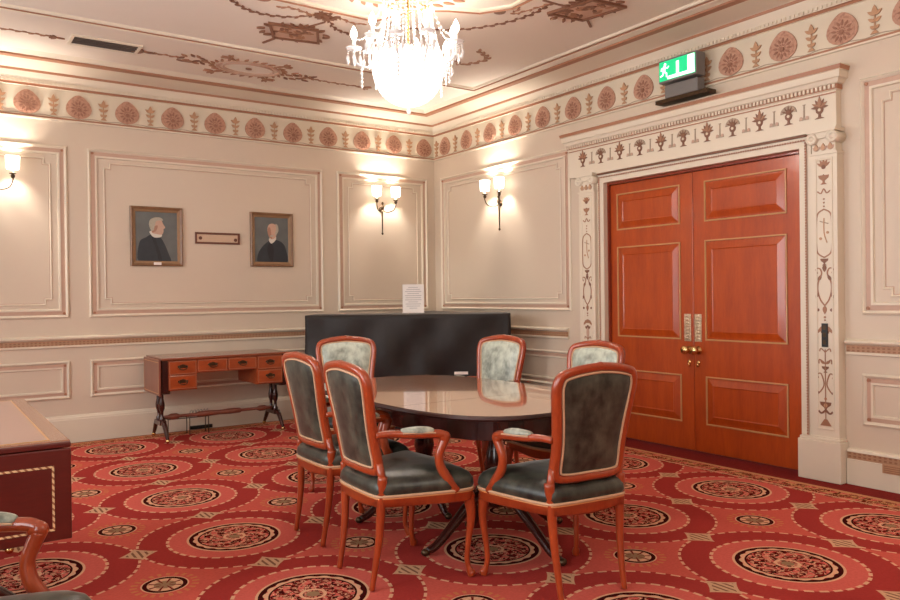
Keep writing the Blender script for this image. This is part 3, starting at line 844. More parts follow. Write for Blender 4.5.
# ------------------------------------------------------------------ double door
door = struct(empty('door_1', (0.0, -(D0 + D1) / 2, 0)))
yc = -(D0 + D1) / 2
REC = .03
m = MB()   # lining, in door-local coordinates
m.box((0, D0 - .001 + yc, -.006), (.2, D0 + .001 + yc, 0.0)) if False else None
m.box((-.002, -D0 - yc - .012, 0), (.2, -D0 - yc, DH - .02)); m.box((-.002, -D1 - yc, 0), (.2, -D1 - yc + .012, DH - .02)); m.box((-.002, -D1 - yc, DH - .02), (.2, -D0 - yc, DH))
m.build('door_lining', M['door_dark'], door)
seam = -3.76 - yc
leafs = [(-D0 - yc - .012, seam + .002, [(-2.918, -3.616)]), (seam - .002, -D1 - yc + .012, [])]
for k in range(2):
    ya, yb = (leafs[k][0], leafs[k][1])
    y1_, y0_ = max(ya, yb), min(ya, yb)
    m = MB(); m.box((REC, y0_, .004), (REC + .05, y1_, DH - .022))
    dl = m.build('door_leaf', M['door'], door, bevel=.004)
    ps, pe = ((-2.938 - yc, -3.635 - yc) if k == 0 else (-3.877 - yc, -4.59 - yc))
    for z0, z1 in ((1.872, 2.20), (.912, 1.722), (.229, .622)):
        fnl = lambda a, b, h: (REC - h, a, b)
        m = MB()
        sweep_frame(m, rect(pe, ps, z0, z1), fnl, [(0, .0), (0, .010), (.009, .011), (.012, .002)], [0, 0, 0])
        m.build('gold_fillet', M['gold'], dl)
        m = MB()
        sweep_frame(m, rect(pe + .018, ps - .018, z0 + .018, z1 - .018), fnl, [(0, .0005), (.01, .002), (.055, .016), (.062, .012), (.2 if False else .064, .012)], [0, 0, 0, 0])
        q_ = offset_poly(rect(pe + .018, ps - .018, z0 + .018, z1 - .018), .064)
        m.add([fnl(a, b, .012) for a, b in q_], [(0, 1, 2, 3)], 0)
        m.build('raised_panel', M['door'], dl)
    sy = seam + (.058 if k == 0 else -.045)
    m = MB(); m.box((REC - .008, sy - .033, .90), (REC, sy + .033, 1.125))
    for i in range(8): m.blob((REC - .008, sy, .922 + .026 * i), (.008, .022, .011), 0, 10, 6)
    m.build('finger_plate', M['chased'], dl, bevel=.004)
    m = MB(); kz = .83; ky = seam + (.045 if k == 0 else -.045)
    m.lathe([(0, 0), (.032, 0), (.034, .006), (.014, .010), (.012, .035), (.03, .045), (.036, .062), (.03, .078), (0, .084)], (REC, ky, kz), 18, 0, axis=(-1, 0, 0))
    m.build('door_knob', M['brass'], dl)
    m = MB(); m.lathe([(0, 0), (.017, 0), (.017, .006), (0, .009)], (REC, ky, kz - .10), 14, 0, axis=(-1, 0, 0))
    m.lathe([(.0, -.02), (.012, -.02), (.006, .01), (.0, .012)], (REC - .012, ky, kz - .115), 10, 0)
    m.build('key_escutcheon', M['brass'], dl)
# space behind the doors is closed off by the leaves

# switch plate on the right pilaster
m = MB(); wb_box(m, 4.913, 4.953, .917, 1.078, .085, .098, 0)
for i in range(3): wb_box(m, 4.922, 4.944, .935 + i * .05, .965 + i * .05, .098, .101, 1)
tag(m.build('switch_plate', [M['black'], M['bronze']], bevel=.002), 'narrow black switch plate on the painted pilaster right of the doors', 'switch')
# floor grille in the right skirting
e = empty('skirting_vent', (-.04, -5.36, .14)); tag(e, 'small brown vent grille set in the skirting at far right', 'vent')
m = MB(); m.box((-.006, -.075, -.03), (0, .075, .03)); m.build('frame', M['orn_gold'], e)
for i in range(4):
    m = MB(); m.box((-.010, -.065, -.024 + .013 * i), (-.006, .065, -.018 + .013 * i)); m.build('slat', M['orn'], e)
# exit sign
e = empty('exit_sign', (-.03, -3.795, 2.865)); tag(e, 'lit green emergency exit sign with running figure above the doors', 'sign')
m = MB(); m.box((-.13, -.26, -.012), (-.02, .25, .02)); m.build('bracket', M['bronze'], e, bevel=.003)
m = MB(); m.box((-.13, -.17, .02), (-.04, .15, .125)); m.build('ballast_box', M['grey'], e, bevel=.006)
m = MB(); m.box((-.16, -.185, .14), (-.05, .185, .325)); m.build('housing', M['grey'], e, bevel=.006)
fn = lambda a, b, h: (-.161 - h, -a, b)
m = MB(); m.prism(rect(-.175, .175, .155, .31), fn, 0, .004, 0); m.build('lit_panel', M['green_lit'], e)
m = MB()
m.prism(rect(.105, .170, .16, .305), fn, .004, .006); m.prism(rect(-.09, .170, .16, .185), fn, .004, .006); m.prism(rect(-.005, .022, .185, .285), fn, .004, .006)
# running figure
m.prism([(-.115 + .012 * cos(i * pi / 5), .283 + .012 * sin(i * pi / 5)) for i in range(10)], fn, .004, .006)
strokepoly(m, [(-.12, .27), (-.128, .225)], .026, fn, .004, .006); strokepoly(m, [(-.12, .262), (-.09, .25), (-.078, .265)], .010, fn, .004, .006)
strokepoly(m, [(-.122, .262), (-.15, .255), (-.155, .235)], .010, fn, .004, .006); strokepoly(m, [(-.128, .23), (-.10, .21), (-.10, .18)], .013, fn, .004, .006); strokepoly(m, [(-.128, .23), (-.14, .2), (-.165, .195)], .013, fn, .004, .006)
m.build('pictogram', M['white_lit'], e)

# ------------------------------------------------------------------ sconces
def make_sconce():
    e = empty('wall_sconce')
    # local: wall at y=0, room towards -y
    m = MB(); m.tube([(0, -.02, -.30), (0, -.022, -.15), (0, -.025, -.02)], [.006, .009, .013], 10)
    m.blob((0, -.022, -.30), (.012, .012, .016)); m.blob((0, -.03, 0), (.02, .02, .03)); m.lathe([(0, 0), (.03, 0), (.034, .008), (.015, .018), (0, .02)], (0, 0, -.02), 16, 0, axis=(0, -1, 0))
    m.blob((0, -.03, .05), (.014, .014, .02)); m.tube([(0, -.03, .0), (0, -.03, .05)], .006)
    m.build('stem', M['bronze'], e)
    for sg in (-1, 1):
        x = sg * .125
        m = MB(); m.tube(catmull([(0, -.03, -.03), (sg * .04, -.06, -.055), (sg * .10, -.10, -.035), (x, -.12, .02), (x, -.12, .06)], 6), .0055, 8)
        m.blob((x, -.12, .06), (.018, .018, .022)); m.lathe([(0, 0), (.028, .004), (.03, .010), (.008, .014), (.010, .06), (0, .062)], (x, -.12, .075), 14)
        arm = m.build('arm', M['bronze'], e)
        m = MB(); n = 28
        vs = []
        for (r, z) in ((.050, .12), (.058, .235)):
            for k in range(n): vs.append((x + r * cos(2 * pi * k / n), -.12 + r * sin(2 * pi * k / n), z))
        m.add(vs, [(k, (k + 1) % n, n + (k + 1) % n, n + k) for k in range(n)], 0, True)
        sh = m.build('lamp_shade', M['shade'], arm)
        so = sh.modifiers.new('solid', 'SOLIDIFY'); so.thickness = .003
        m = MB(); m.blob((x, -.12, .165), (.012, .012, .03)); m.build('bulb', M['bulb'], arm)
        for z, r in ((.12, .0515), (.235, .0595)):
            m = MB(); m.tube([(x + r * cos(2 * pi * k / 24), -.12 + r * sin(2 * pi * k / 24), z) for k in range(24)], .0022, 6, closed=True)
            m.build('shade_rim', M['bronze'], arm)
        l = lamp('bulb_light', 'POINT', (x, -.12, .172), P_SCONCE, WARM, arm, shadow_soft_size=.02)
    return e
sc = make_sconce()
SCONCES = [((-.745, 0, 2.33), 0, 'two-arm wall sconce with lit shades on the narrow left-wall panel nearest the corner', True),
           ((0, -1.29, 2.31), -pi / 2, 'two-arm wall sconce with lit shades between corner and double doors', True),
           ((-4.62, 0, 2.33), 0, 'wall sconce cut off by the left edge, above the dark sofa table', True),
           ((0, -6.3, 2.31), -pi / 2, 'wall sconce on the panel right of the doors, out of view', False),
           ((0, -8.3, 2.31), -pi / 2, 'wall sconce on the near end of the door wall, out of view', False),
           ((RX, -3.6, 2.31), pi / 2, 'wall sconce between the two far windows, out of view', False),
           ((RX, -6.25, 2.31), pi / 2, 'wall sconce between the two near windows, out of view', False)]
for i, (loc, rz, lab, _) in enumerate(SCONCES):
    c = sc if i == 0 else copy_tree(sc)
    c.location = loc; c.rotation_euler = (0, 0, rz); tag(c, lab, 'wall lamp', 'wall sconces')

# ------------------------------------------------------------------ chandelier
def make_chandelier():
    H = ZC
    e = empty('chandelier', (-2.43, -3.34, H))
    tag(e, 'large lit crystal chandelier hanging from the ceiling centre', 'chandelier')
    m = MB(); m.lathe([(0, 0), (.075, 0), (.08, -.02), (.04, -.045), (.015, -.06), (.015, -.10), (0, -.1)], n=20); m.tube([(0, 0, -.08), (0, 0, -.75)], .012); m.build('ceiling_rose', M['brass'], e)
    m = MB()
    for r, z in ((.165, -.13),): m.tube([(r * cos(k * pi / 16), r * sin(k * pi / 16), z) for k in range(32)], .007, 6, closed=True)
    for k in range(6): m.tube([(0, 0, -.11), (.16 * cos(k * pi / 3), .16 * sin(k * pi / 3), -.125)], .004, 6)
    m.build('crown_ring', M['brass'], e)
    m = MB(); m.tube([(.23 * cos(k * pi / 16), .23 * sin(k * pi / 16), -.5) for k in range(32)], .007, 6, closed=True)
    for k in range(6): m.tube([(0, 0, -.5), (.23 * cos(k * pi / 3), .23 * sin(k * pi / 3), -.50)], .004, 6)
    m.build('basket_ring', M['brass'], e)
    # strands from crown to basket rim
    smb = MB()
    for j in range(13):
        t = j / 12; r = .0085
        smb.lathe([(0, -r), (r * .8, -r * .5), (r * .8, r * .5), (0, r)], (0 + .0, 0, 0), 6, sm=False)
        # placed below
    for k in range(26):
        a = 2 * pi * k / 26; m = MB()
        for j in range(15):
            t = j / 14; rad = .165 + .065 * t ** 2.2; z = -.135 - .36 * t
            r = .0085 + (.003 if j % 5 == 4 else 0)
            m.lathe([(0, -r * 1.1), (r * .8, -r * .4), (r * .8, r * .4), (0, r * 1.1)], (rad * cos(a), rad * sin(a), z), 6, sm=False)
        m.tube([((.165 + .065 * (j / 14) ** 2.2) * cos(a), (.165 + .065 * (j / 14) ** 2.2) * sin(a), -.135 - .36 * j / 14) for j in range(15)], .0012, 4)
        m.build('crystal_strand', M['crystal'], e)
    # bowl of beads
    prof = [(.228, -.50), (.236, -.56), (.232, -.62), (.212, -.69), (.175, -.75), (.12, -.795), (.06, -.82), (.015, -.832)]
    m = MB()
    P = catmull([(a, 0, b) for a, b in prof], 3)
    for i, p in enumerate(P):
        n = max(6, int(2 * pi * p.x / .024)); 
        for k in range(n):
            a = 2 * pi * (k + .5 * (i % 2)) / n; r = .0125
            c = (p.x * cos(a), p.x * sin(a), p.z)
            m.lathe([(0, -r * 1.2), (r, 0), (0, r * 1.2)], c, 5, sm=False)
    m.build('crystal_basket', M['basket'], e)
    m = MB(); m.lathe([(0, -.905), (.012, -.89), (.016, -.87), (.006, -.85), (.014, -.84), (0, -.825)], n=10); m.build('finial', M['crystal'], e)
    n = 10
    for k in range(n):
        a = 2 * pi * k / n + .18; ca, sa = cos(a), sin(a)
        def T(r, z, t=0): return (r * ca - t * sa, r * sa + t * ca, z)
        R = .365 if k % 2 == 0 else .31; dz = 0 if k % 2 == 0 else .035
        m = MB(); m.tube(catmull([T(.20, -.52), T(.26, -.58), T(R - .02, -.56 + dz), T(R, -.50 + dz), T(R, -.47 + dz)], 5), .0085, 8)
        arm = m.build('arm', M['crystal'], e)
        m = MB(); m.lathe([(0, -.47 + dz), (.045, -.468 + dz), (.055, -.455 + dz), (.05, -.452 + dz), (.014, -.46 + dz), (.013, -.40 + dz), (0, -.40 + dz)], T(R, 0), 16); m.build('drip_pan', M['crystal'], arm)
        m = MB(); m.lathe([(0, -.40 + dz), (.013, -.395 + dz), (.024, -.37 + dz), (.022, -.35 + dz), (.009, -.32 + dz), (0, -.305 + dz)], T(R, 0), 12); m.build('candle_bulb', M['bulb'], arm)
        m = MB()
        for q in range(6):
            b = q * pi / 3
            p = Vector(T(R, 0)) + Vector((.047 * cos(b), .047 * sin(b), 0))
            for jj in range(3): m.lathe([(0, -.006), (.006, 0), (0, .006)], (p.x, p.y, -.472 + dz - .014 * jj), 5, sm=False)
            m.lathe([(0, -.06), (.013, -.03), (.010, -.012), (0, 0)], (p.x, p.y, -.51 + dz), 6, sm=False)
        for jj in range(5): m.lathe([(0, -.018), (.011, 0), (0, .018)], T(R - .05 + .0 * jj, -.60 + dz - .028 * jj), 6, sm=False)
        m.build('pendants', M['crystal'], arm)
        # swag of beads to the crown
        m = MB()
        for j in range(12):
            t = j / 11; rr = .165 + (R - .165) * t; z = -.13 + (-.40 + dz + .13) * t - .09 * sin(pi * t)
            m.lathe([(0, -.009), (.009, 0), (0, .009)], T(rr, z), 5, sm=False)
        m.tube([T(.165 + (R - .165) * j / 11, -.13 + (-.40 + dz + .13) * j / 11 - .09 * sin(pi * j / 11)) for j in range(12)], .0012, 4)
        m.build('crystal_swag', M['crystal'], arm)
        if k % 2 == 0:
            lamp('candle_light', 'POINT', T(R, -.33), P_CHANDELIER / 90, WARM, e, shadow_soft_size=.03)
    lamp('basket_light', 'POINT', (0, 0, -.72), P_CHANDELIER * .9, WARM, e, shadow_soft_size=.15)
    return e
make_chandelier()
# unseen second chandelier, added behind the camera to light the near half
e2 = empty('chandelier', (-3.4, -7.6, ZC)); tag(e2, 'added second chandelier in the near half of the room, out of view', 'chandelier')
m = MB(); m.lathe([(0, 0), (.075, 0), (.08, -.02), (.015, -.06), (.015, -.4), (.16, -.45), (.2, -.55), (.14, -.7), (0, -.78)], n=24); m.build('crystal_bowl', M['crystal'], e2)
lamp('basket_light', 'POINT', (0, -.0, -.9), P_CHANDELIER * .5, WARM, e2, shadow_soft_size=.2)

# ------------------------------------------------------------------ carpet
m = MB(); m.box((-5.15, RY + .6, -.006), (-.27, -.10, 0))
tag(m.build('carpet', M['carpet']), 'red patterned carpet with large roundels and small sun medallions', 'carpet')

# ------------------------------------------------------------------ armchairs
def back_y(z): return -.205 - .105 * max(0, (z - .45)) / .55
OUT = [(0, .500), (.10, .499), (.162, .508), (.186, .545), (.186, .64), (.194, .74), (.208, .84), (.214, .915), (.192, .965), (.13, .986), (.06, .996), (0, 1.0)]
def outline(inset=0, sub=5):
    half = catmull([(a, b, 0) for a, b in OUT], sub)
    pts = [(p.x, p.y) for p in half] + [(-p.x, p.y) for p in half[-2:0:-1]]
    if inset: pts = offset_poly(pts, inset)
    return pts
def bp(x, z, o=0):   # point on the raked, slightly concave backrest
    return (x, back_y(z) + .35 * x * x + o, z)
def pad(name, sign, parent, mat):
    m = MB(); rings = []
    for ins, o in ((.028, .006), (.038, .012), (.056, .020), (.085, .028), (.12, .031), (.155, .032)):
        if sign < 0: o = o * .55
        rings.append([bp(a, b, sign * (o + .004)) for a, b in offset_poly_safe(outline(0), ins)])
    n = len(rings[0]); vs = [p for r in rings for p in r]
    fs = [(j * n + i, j * n + (i + 1) % n, (j + 1) * n + (i + 1) % n, (j + 1) * n + i) for j in range(len(rings) - 1) for i in range(n)]
    b = (len(rings) - 1) * n
    fs.append(tuple(range(b, b + n)))
    m.add(vs, fs, 0, True)
    return m.build(name, mat, parent)
def offset_poly_safe(poly, d):
    # shrink toward an inner spine so deep insets never self-cross
    out = []
    for a, b in poly:
        zc = min(max(b, .66), .84)
        v = Vector((a, b - zc)); L = v.length
        out.append((a * max(0, L - d) / L, zc + (b - zc) * max(0, L - d) / L) if L > 1e-6 else (a, b))
    return out
def make_chair():
    e = empty('armchair')
    W = M['chairwood']
    # --- seat frame: curved rails
    top = []
    so = catmull([(-.30, .14, 0), (-.285, .215, 0), (-.20, .232, 0), (0, .262, 0), (.20, .232, 0), (.285, .215, 0), (.30, .14, 0), (.255, -.05, 0), (.205, -.205, 0), (.15, -.232, 0), (0, -.236, 0), (-.15, -.232, 0), (-.205, -.205, 0), (-.255, -.05, 0)], 4, closed=True)
    P2 = [(p.x, p.y) for p in so]
    m = MB()
    n = len(P2)
    def sag(a, b): return .012 * cos(a * 16)      # serpentine lower edge
    prof = [(.035, .360), (.003, .360), (0, .366), (0, .396), (-.005, .402), (-.005, .408), (.012, .412), (.05, .412)]
    rings = []
    for d, z in prof:
        q = offset_poly(P2, d if P2 else d)
        rings.append([(a, b, z + (sag(a, b) * (-.6) if z < .364 else 0)) for a, b in q])
    vs = [p for r in rings for p in r]
    mats = [0, 0, 0, 0, 1, 1, 0]
    b0 = len(m.v); m.v += vs
    for j in range(len(prof)):
        jj = (j + 1) % len(prof)
        for i in range(n):
            m.f.append([b0 + j * n + i, b0 + j * n + (i + 1) % n, b0 + jj * n + (i + 1) % n, b0 + jj * n + i]); m.m.append(mats[j] if j < len(mats) else 0); m.smooth.append(True)
    m.build('seat_frame', [W, M['chairwood_edge']], e)
    # --- cushion
    m = MB(); rings = []
    for d, z in ((.006, .410), (-.006, .432), (-.002, .458), (.016, .480), (.05, .497), (.10, .509), (.15, .514)):
        q = []
        for a, b in P2:
            L = hypot(a, b); k_ = max(0, L - d) / L
            q.append((a * k_, b * k_, z))
        rings.append(q)
    vs = [p for r in rings for p in r]
    fs = [(j * n + i, j * n + (i + 1) % n, (j + 1) * n + (i + 1) % n, (j + 1) * n + i) for j in range(len(rings) - 1) for i in range(n)]
    fs.append(tuple((len(rings) - 1) * n + i for i in range(n)))
    fs.append(tuple(range(n))[::-1])
    m.add(vs, fs, 0, True)
    seat = m.build('seat', M['velvet_seat'], e)
    m = MB(); q = offset_poly(P2, .004); m.tube([(a, b, .414) for a, b in offset_poly(P2, -.003)], .0065, 6, closed=True); m.build('braid', M['braid'], seat)
    # --- legs
    for sx in (-1, 1):
        m = MB()
        pts = catmull([(sx * .262, .195, .40), (sx * .268, .207, .35), (sx * .270, .215, .27), (sx * .262, .203, .16), (sx * .258, .198, .07), (sx * .266, .212, .018), (sx * .268, .216, .002)], 4)
        N = len(pts); rad = []
        for i in range(N):
            z = pts[i].z
            rad.append(.013 + .017 * max(0, (z - .12) / .28) ** 1.3 + (.005 if z < .03 else 0))
        m.tube(pts, rad, 8, up=(0, 1, 0)); m.blob((sx * .268, .220, .372), (.020, .013, .020)); m.blob((sx * .268, .216, .016), (.02, .02, .015))
        m.build('leg', W, e)
        m = MB()
        pts = catmull([(sx * .195, back_y(.5) + .012, .50), (sx * .188, -.205, .42), (sx * .184, -.208, .34), (sx * .178, -.215, .22), (sx * .172, -.232, .10), (sx * .170, -.250, .002)], 4)
        rad = [.0135 + .0085 * max(0, min(1, (p.z - .05) / .35)) for p in pts]
        m.tube(pts, rad, 8, up=(0, 1, 0)); m.build('leg', W, e)
    # --- back frame
    fr = outline(0, 5); n = len(fr)
    m = MB()
    prof = [(-.004, .0), (-.002, .014), (.008, .021), (.024, .019), (.034, .010), (.034, -.010), (.024, -.019), (.008, -.021), (-.002, -.014)]
    rings = [[bp(a, b, o) for a, b in offset_poly(fr, d - .004)] for d, o in prof]
    b0 = len(m.v); m.v += [p for r in rings for p in r]
    for j in range(len(prof)):
        jj = (j + 1) % len(prof)
        for i in range(n):
            m.f.append([b0 + j * n + i, b0 + j * n + (i + 1) % n, b0 + jj * n + (i + 1) % n, b0 + jj * n + i]); m.m.append(1 if j in (0, 8) and False else 0); m.smooth.append(True)
    # carved crest
    m.blob(bp(0, .994), (.036, .022, .013)); m.blob(bp(0, 1.0), (.016, .020, .010)); m.blob(bp(.035, .990), (.024, .021, .010)); m.blob(bp(-.035, .990), (.024, .021, .010))
    # stile stubs joining frame to seat
    for sx in (-1, 1): m.tube([bp(sx * .185, .56), bp(sx * .186, .50), (sx * .187, -.205, .42)], [.017, .018, .019], 8, up=(0, 1, 0))
    bf = m.build('backrest_frame', W, e)
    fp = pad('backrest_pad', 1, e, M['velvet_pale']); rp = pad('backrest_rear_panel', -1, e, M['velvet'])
    for sgn, par in ((1, fp), (-1, rp)):
        m = MB(); q = offset_poly(fr, .033); m.tube([bp(a, b, sgn * .014) for a, b in q], .0055, 6, closed=True); m.build('braid', M['braid'], par)
    # --- arms
    for sx in (-1, 1):
        m = MB()
        pts = catmull([bp(sx * .196, .685, .004), (sx * .215, -.17, .688), (sx * .240, -.09, .680), (sx * .262, -.01, .678), (sx * .274, .05, .674), (sx * .275, .082, .658)], 5)
        m.tube(pts, [.015 + .007 * (i / (len(pts) - 1)) for i in range(len(pts))], 8)
        m.blob((sx * .275, .072, .660), (.023, .030, .026))
        pts = catmull([(sx * .275, .076, .655), (sx * .270, .062, .62), (sx * .264, .048, .575), (sx * .264, .058, .52), (sx * .276, .092, .46), (sx * .284, .125, .41)], 5)
        m.tube(pts, [.020 + .008 * abs(i / (len(pts) - 1) - .4) for i in range(len(pts))], 8)
        arm = m.build('armrest', W, e)
        m = MB()
        P = catmull([(sx * .225, -.125, .698), (sx * .243, -.08, .697), (sx * .259, -.02, .695), (sx * .267, .018, .692)], 5)
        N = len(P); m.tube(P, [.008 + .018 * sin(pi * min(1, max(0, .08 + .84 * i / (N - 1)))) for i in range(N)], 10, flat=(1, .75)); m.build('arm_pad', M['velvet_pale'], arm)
        m = MB(); m.tube([(p.x + .021 * sx, p.y, p.z - .008) for p in P], .004, 6); m.tube([(p.x - .021 * sx, p.y, p.z - .008) for p in P], .004, 6); m.build('braid', M['braid'], arm)
    return e
ch0 = make_chair()
G = 'matching carved armchairs in green velvet'
CH = [((-2.812, -5.195), radians(-6), 'armchair at the near end of the dining table, its back to the camera'),
      ((-3.315, -4.655), radians(-92), 'armchair on the left of the dining table, the nearer of the two'),
      ((-3.235, -3.965), radians(-90), 'armchair on the left of the dining table, farther one behind another'),
      ((-2.715, -2.955), radians(156), 'armchair facing the camera at the far end of the table near the black cloth'),
      ((-2.01, -3.50), radians(101), 'armchair on the far side of the table, right of the black cloth'),
      ((-2.03, -4.42), radians(94), 'armchair on the far side of the table, its top in front of the doors'),
      ((-5.150, -5.575), radians(-125), 'armchair cut off at the bottom left corner, only arm and seat edge in view')]
for i, (p, rz, lab) in enumerate(CH):
    c = ch0 if i == 0 else copy_tree(ch0)
    c.location = (p[0], p[1], .005); c.rotation_euler = (0, 0, rz); tag(c, lab, 'chair', G)

# ------------------------------------------------------------------ dining table
def make_table():
    e = empty('dining_table', (-2.68, -4.17, 0)); tag(e, 'long polished dining table with rounded ends and dark splayed pedestals', 'table')
    a, b, ex = .58, .965, 3.4
    def sup(s, n=72):
        out = []
        for i in range(n):
            t = 2 * pi * i / n; c_, s_ = cos(t), sin(t)
            out.append(((a + s) * abs(c_) ** (2 / ex) * (1 if c_ >= 0 else -1), (b + s) * abs(s_) ** (2 / ex) * (1 if s_ >= 0 else -1)))
        return out
    def stack(m, prof, mi=lambda j: 0):
        rings = [[(x, y, z) for x, y in sup(d)] for d, z in prof]; n = 72
        b0 = len(m.v); m.v += [p for r in rings for p in r]
        for j in range(len(prof) - 1):
            for i in range(n):
                m.f.append([b0 + j * n + i, b0 + j * n + (i + 1) % n, b0 + (j + 1) * n + (i + 1) % n, b0 + (j + 1) * n + i]); m.m.append(mi(j)); m.smooth.append(False)
        m.f.append([b0 + i for i in range(n)]); m.m.append(mi(0)); m.smooth.append(False)
        m.f.append([b0 + (len(prof) - 1) * n + i for i in range(n)]); m.m.append(mi(99)); m.smooth.append(False)
    m = MB(); stack(m, [(-.03, .722), (-.008, .726), (0, .735), (-.003, .744), (-.012, .75)], lambda j: 1 if j < 99 else 0)
    m.build('tabletop', [M['tabletop'], M['tableedge']], e)
    for yy in (-.32, .32):
        m = MB(); m.box((-.562, yy - .0008, .7498), (.562, yy + .0008, .7503)); m.build('leaf_joint', M['tableedge'], e)
    m = MB(); stack(m, [(-.14, .61), (-.13, .615), (-.13, .722)]); m.build('apron', M['mahog'], e)
    for cyy in (-.40, .30):
        m = MB(); m.lathe([(0, .64), (.075, .64), (.075, .61), (.04, .58), (.032, .54), (.05, .46), (.062, .40), (.05, .34), (.034, .31), (.05, .28), (.07, .26), (.07, .20), (.05, .18), (0, .17)][::-1], (0, cyy, 0), 20)
        ped = m.build('pedestal', M['mahog'], e)
        for (dx, dy) in ((1, 0), (-1, 0), (0, 1), (0, -1)):
            if dy == (1 if cyy < 0 else -1): L = .24
            else: L = .44
            if dy and L > .3: L = .50
            m = MB(); pts = catmull([(dx * .03, cyy + dy * .03, .25), (dx * .14, cyy + dy * .14, .235), (dx * L * .62, cyy + dy * L * .62, .13), (dx * L * .86, cyy + dy * L * .86, .045), (dx * L, cyy + dy * L, .022)], 5)
            N = len(pts); m.tube(pts, [.034 - .016 * i / (N - 1) for i in range(N)], 8, up=(0, 0, 1)); m.build('leg', M['mahog'], ped)
            m = MB(); m.blob((dx * (L + .01), cyy + dy * (L + .01), .020), (.022, .022, .019)); m.build('brass_toe', M['bronze'], ped)
    return e
make_table()

# ------------------------------------------------------------------ writing desk against the left wall
def make_desk():
    X0, X1, Y0, Y1 = -3.41, -2.20, -.68, -.12
    e = empty('writing_desk', (0, 0, 0)); e.location = ((X0 + X1) / 2, (Y0 + Y1) / 2, 0)
    ox, oy = (X0 + X1) / 2, (Y0 + Y1) / 2
    hx, hy = (X1 - X0) / 2, (Y1 - Y0) / 2
    tag(e, 'small yew writing desk with brass-handled drawers standing against the left wall', 'desk')
    m = MB(); m.box((-hx, -hy - .01, .748), (hx, hy, .77)); m.build('top', M['desktop'], e, bevel=.005)
    for sx in (-1, 1):
        m = MB(); x = sx * (hx + .012); m.box((x - .010, -hy, .43), (x + .010, hy, .758)); lf = m.build('drop_leaf', M['leaf'], e, bevel=.008)
        m = MB(); fnl = lambda a, b, h: (x + sx * (.0095 + h), a, b)
        sweep_frame(m, rect(-hy + .02, hy - .02, .45, .735), fnl, [(0, 0), (0, .0012), (.006, .0012), (.006, 0)], [0, 0, 0]); m.build('inlay', M['gold'], lf)
    m = MB()
    m.box((-hx + .06, -hy + .02, .47), (-hx + .32, hy - .02, .748)); m.box((hx - .32, -hy + .02, .47), (hx - .06, hy - .02, .748)); m.box((-hx + .32, -hy + .02, .62), (hx - .32, hy - .02, .748))
    m.box((-hx + .005, -hy + .01, .45), (-hx + .06, hy - .02, .748), 1); m.box((hx - .06, -hy + .01, .45), (hx - .005, hy - .02, .748), 1)
    m.build('case', [M['deskwood'], M['mahog']], e)
    def handle(par, x, z):
        m = MB(); y = -hy + .006
        for sg in (-1, 1): m.lathe([(0, 0), (.011, 0), (.009, .006), (.004, .008), (.004, .014), (0, .015)], (x + sg * .035, y, z + .008), 10, 0, axis=(0, -1, 0))
        m.tube(catmull([(x - .035, y - .013, z + .008), (x - .032, y - .018, z - .008), (x - .012, y - .02, z - .018), (x + .012, y - .02, z - .018), (x + .032, y - .018, z - .008), (x + .035, y - .013, z + .008)], 4), .0045, 6)
        m.prism([(x - .05, z + .01), (x - .02, z + .022), (x, z + .03), (x + .02, z + .022), (x + .05, z + .01), (x + .02, z - .006), (x - .02, z - .006)], lambda a, b, h: (a, y - h + .0005, b), 0, .002)
        m.build('bail_handle', M['bronze'], par)
    def drawer(x0, x1, z0, z1):
        m = MB(); m.box((x0, -hy + .006, z0), (x1, -hy + .022, z1)); d = m.build('drawer', M['deskwood'], e, bevel=.003)
        m = MB(); sweep_frame(m, rect(x0 + .006, x1 - .006, z0 + .005, z1 - .005), lambda a, b, h: (a, -hy + .006 - h, b), [(0, 0), (0, .0012), (.004, .0012), (.004, 0)], [0, 0, 0]); m.build('stringing', M['brownline'], d)
        handle(d, (x0 + x1) / 2, (z0 + z1) / 2)
    for x0, x1 in ((-hx + .065, -hx + .315), (hx - .315, hx - .065)):
        drawer(x0, x1, .615, .74); drawer(x0, x1, .48, .607)
    drawer(-hx + .325, -.004, .628, .74); drawer(.004, hx - .325, .628, .74)
    # end supports
    for sx in (-1, 1):
        x = sx * (hx - .055)
        m = MB()
        for dy in (-.055, .055): m.lathe([(0, .17), (.024, .17), (.026, .20), (.015, .22), (.015, .26), (.026, .29), (.028, .33), (.018, .38), (.018, .44), (.028, .45), (.028, .47), (0, .47)], (x, dy, 0), 12)
        m.box((x - .03, -.1, .14), (x + .03, .1, .18)); m.box((x - .03, -hy + .04, .44), (x + .03, hy - .04, .47)); sup = m.build('end_support', M['mahog'], e, bevel=.003)
        for sy in (-1, 1):
            m = MB(); pts = catmull([(x, sy * .06, .165), (x, sy * .14, .15), (x, sy * .21, .07), (x, sy * .245, .03)], 5); m.tube(pts, [.028 - .014 * i / (len(pts) - 1) for i in range(len(pts))], 8); m.build('leg', M['mahog'], sup)
            m = MB(); m.blob((x, sy * .25, .018), (.02, .02, .018)); m.build('castor', M['brass'], sup)
    m = MB(); L = hx - .07
    prof = []
    for t, r in [(-L, .018), (-L + .05, .018), (-L + .08, .03), (-L + .13, .03), (-L + .16, .016), (-.22, .016), (-.20, .026), (-.1, .028), (.0, .022), (.1, .028), (.2, .026), (.22, .016), (L - .16, .014), (L - .13, .028), (L - .08, .028), (L - .05, .018), (L, .018)]: prof.append((r, t))
    m.lathe([(0, -L)] + prof + [(0, L)], (0, 0, .20), 14, 0, axis=(1, 0, 0)); m.build('stretcher', M['leaf'], e)
    return e
make_desk()
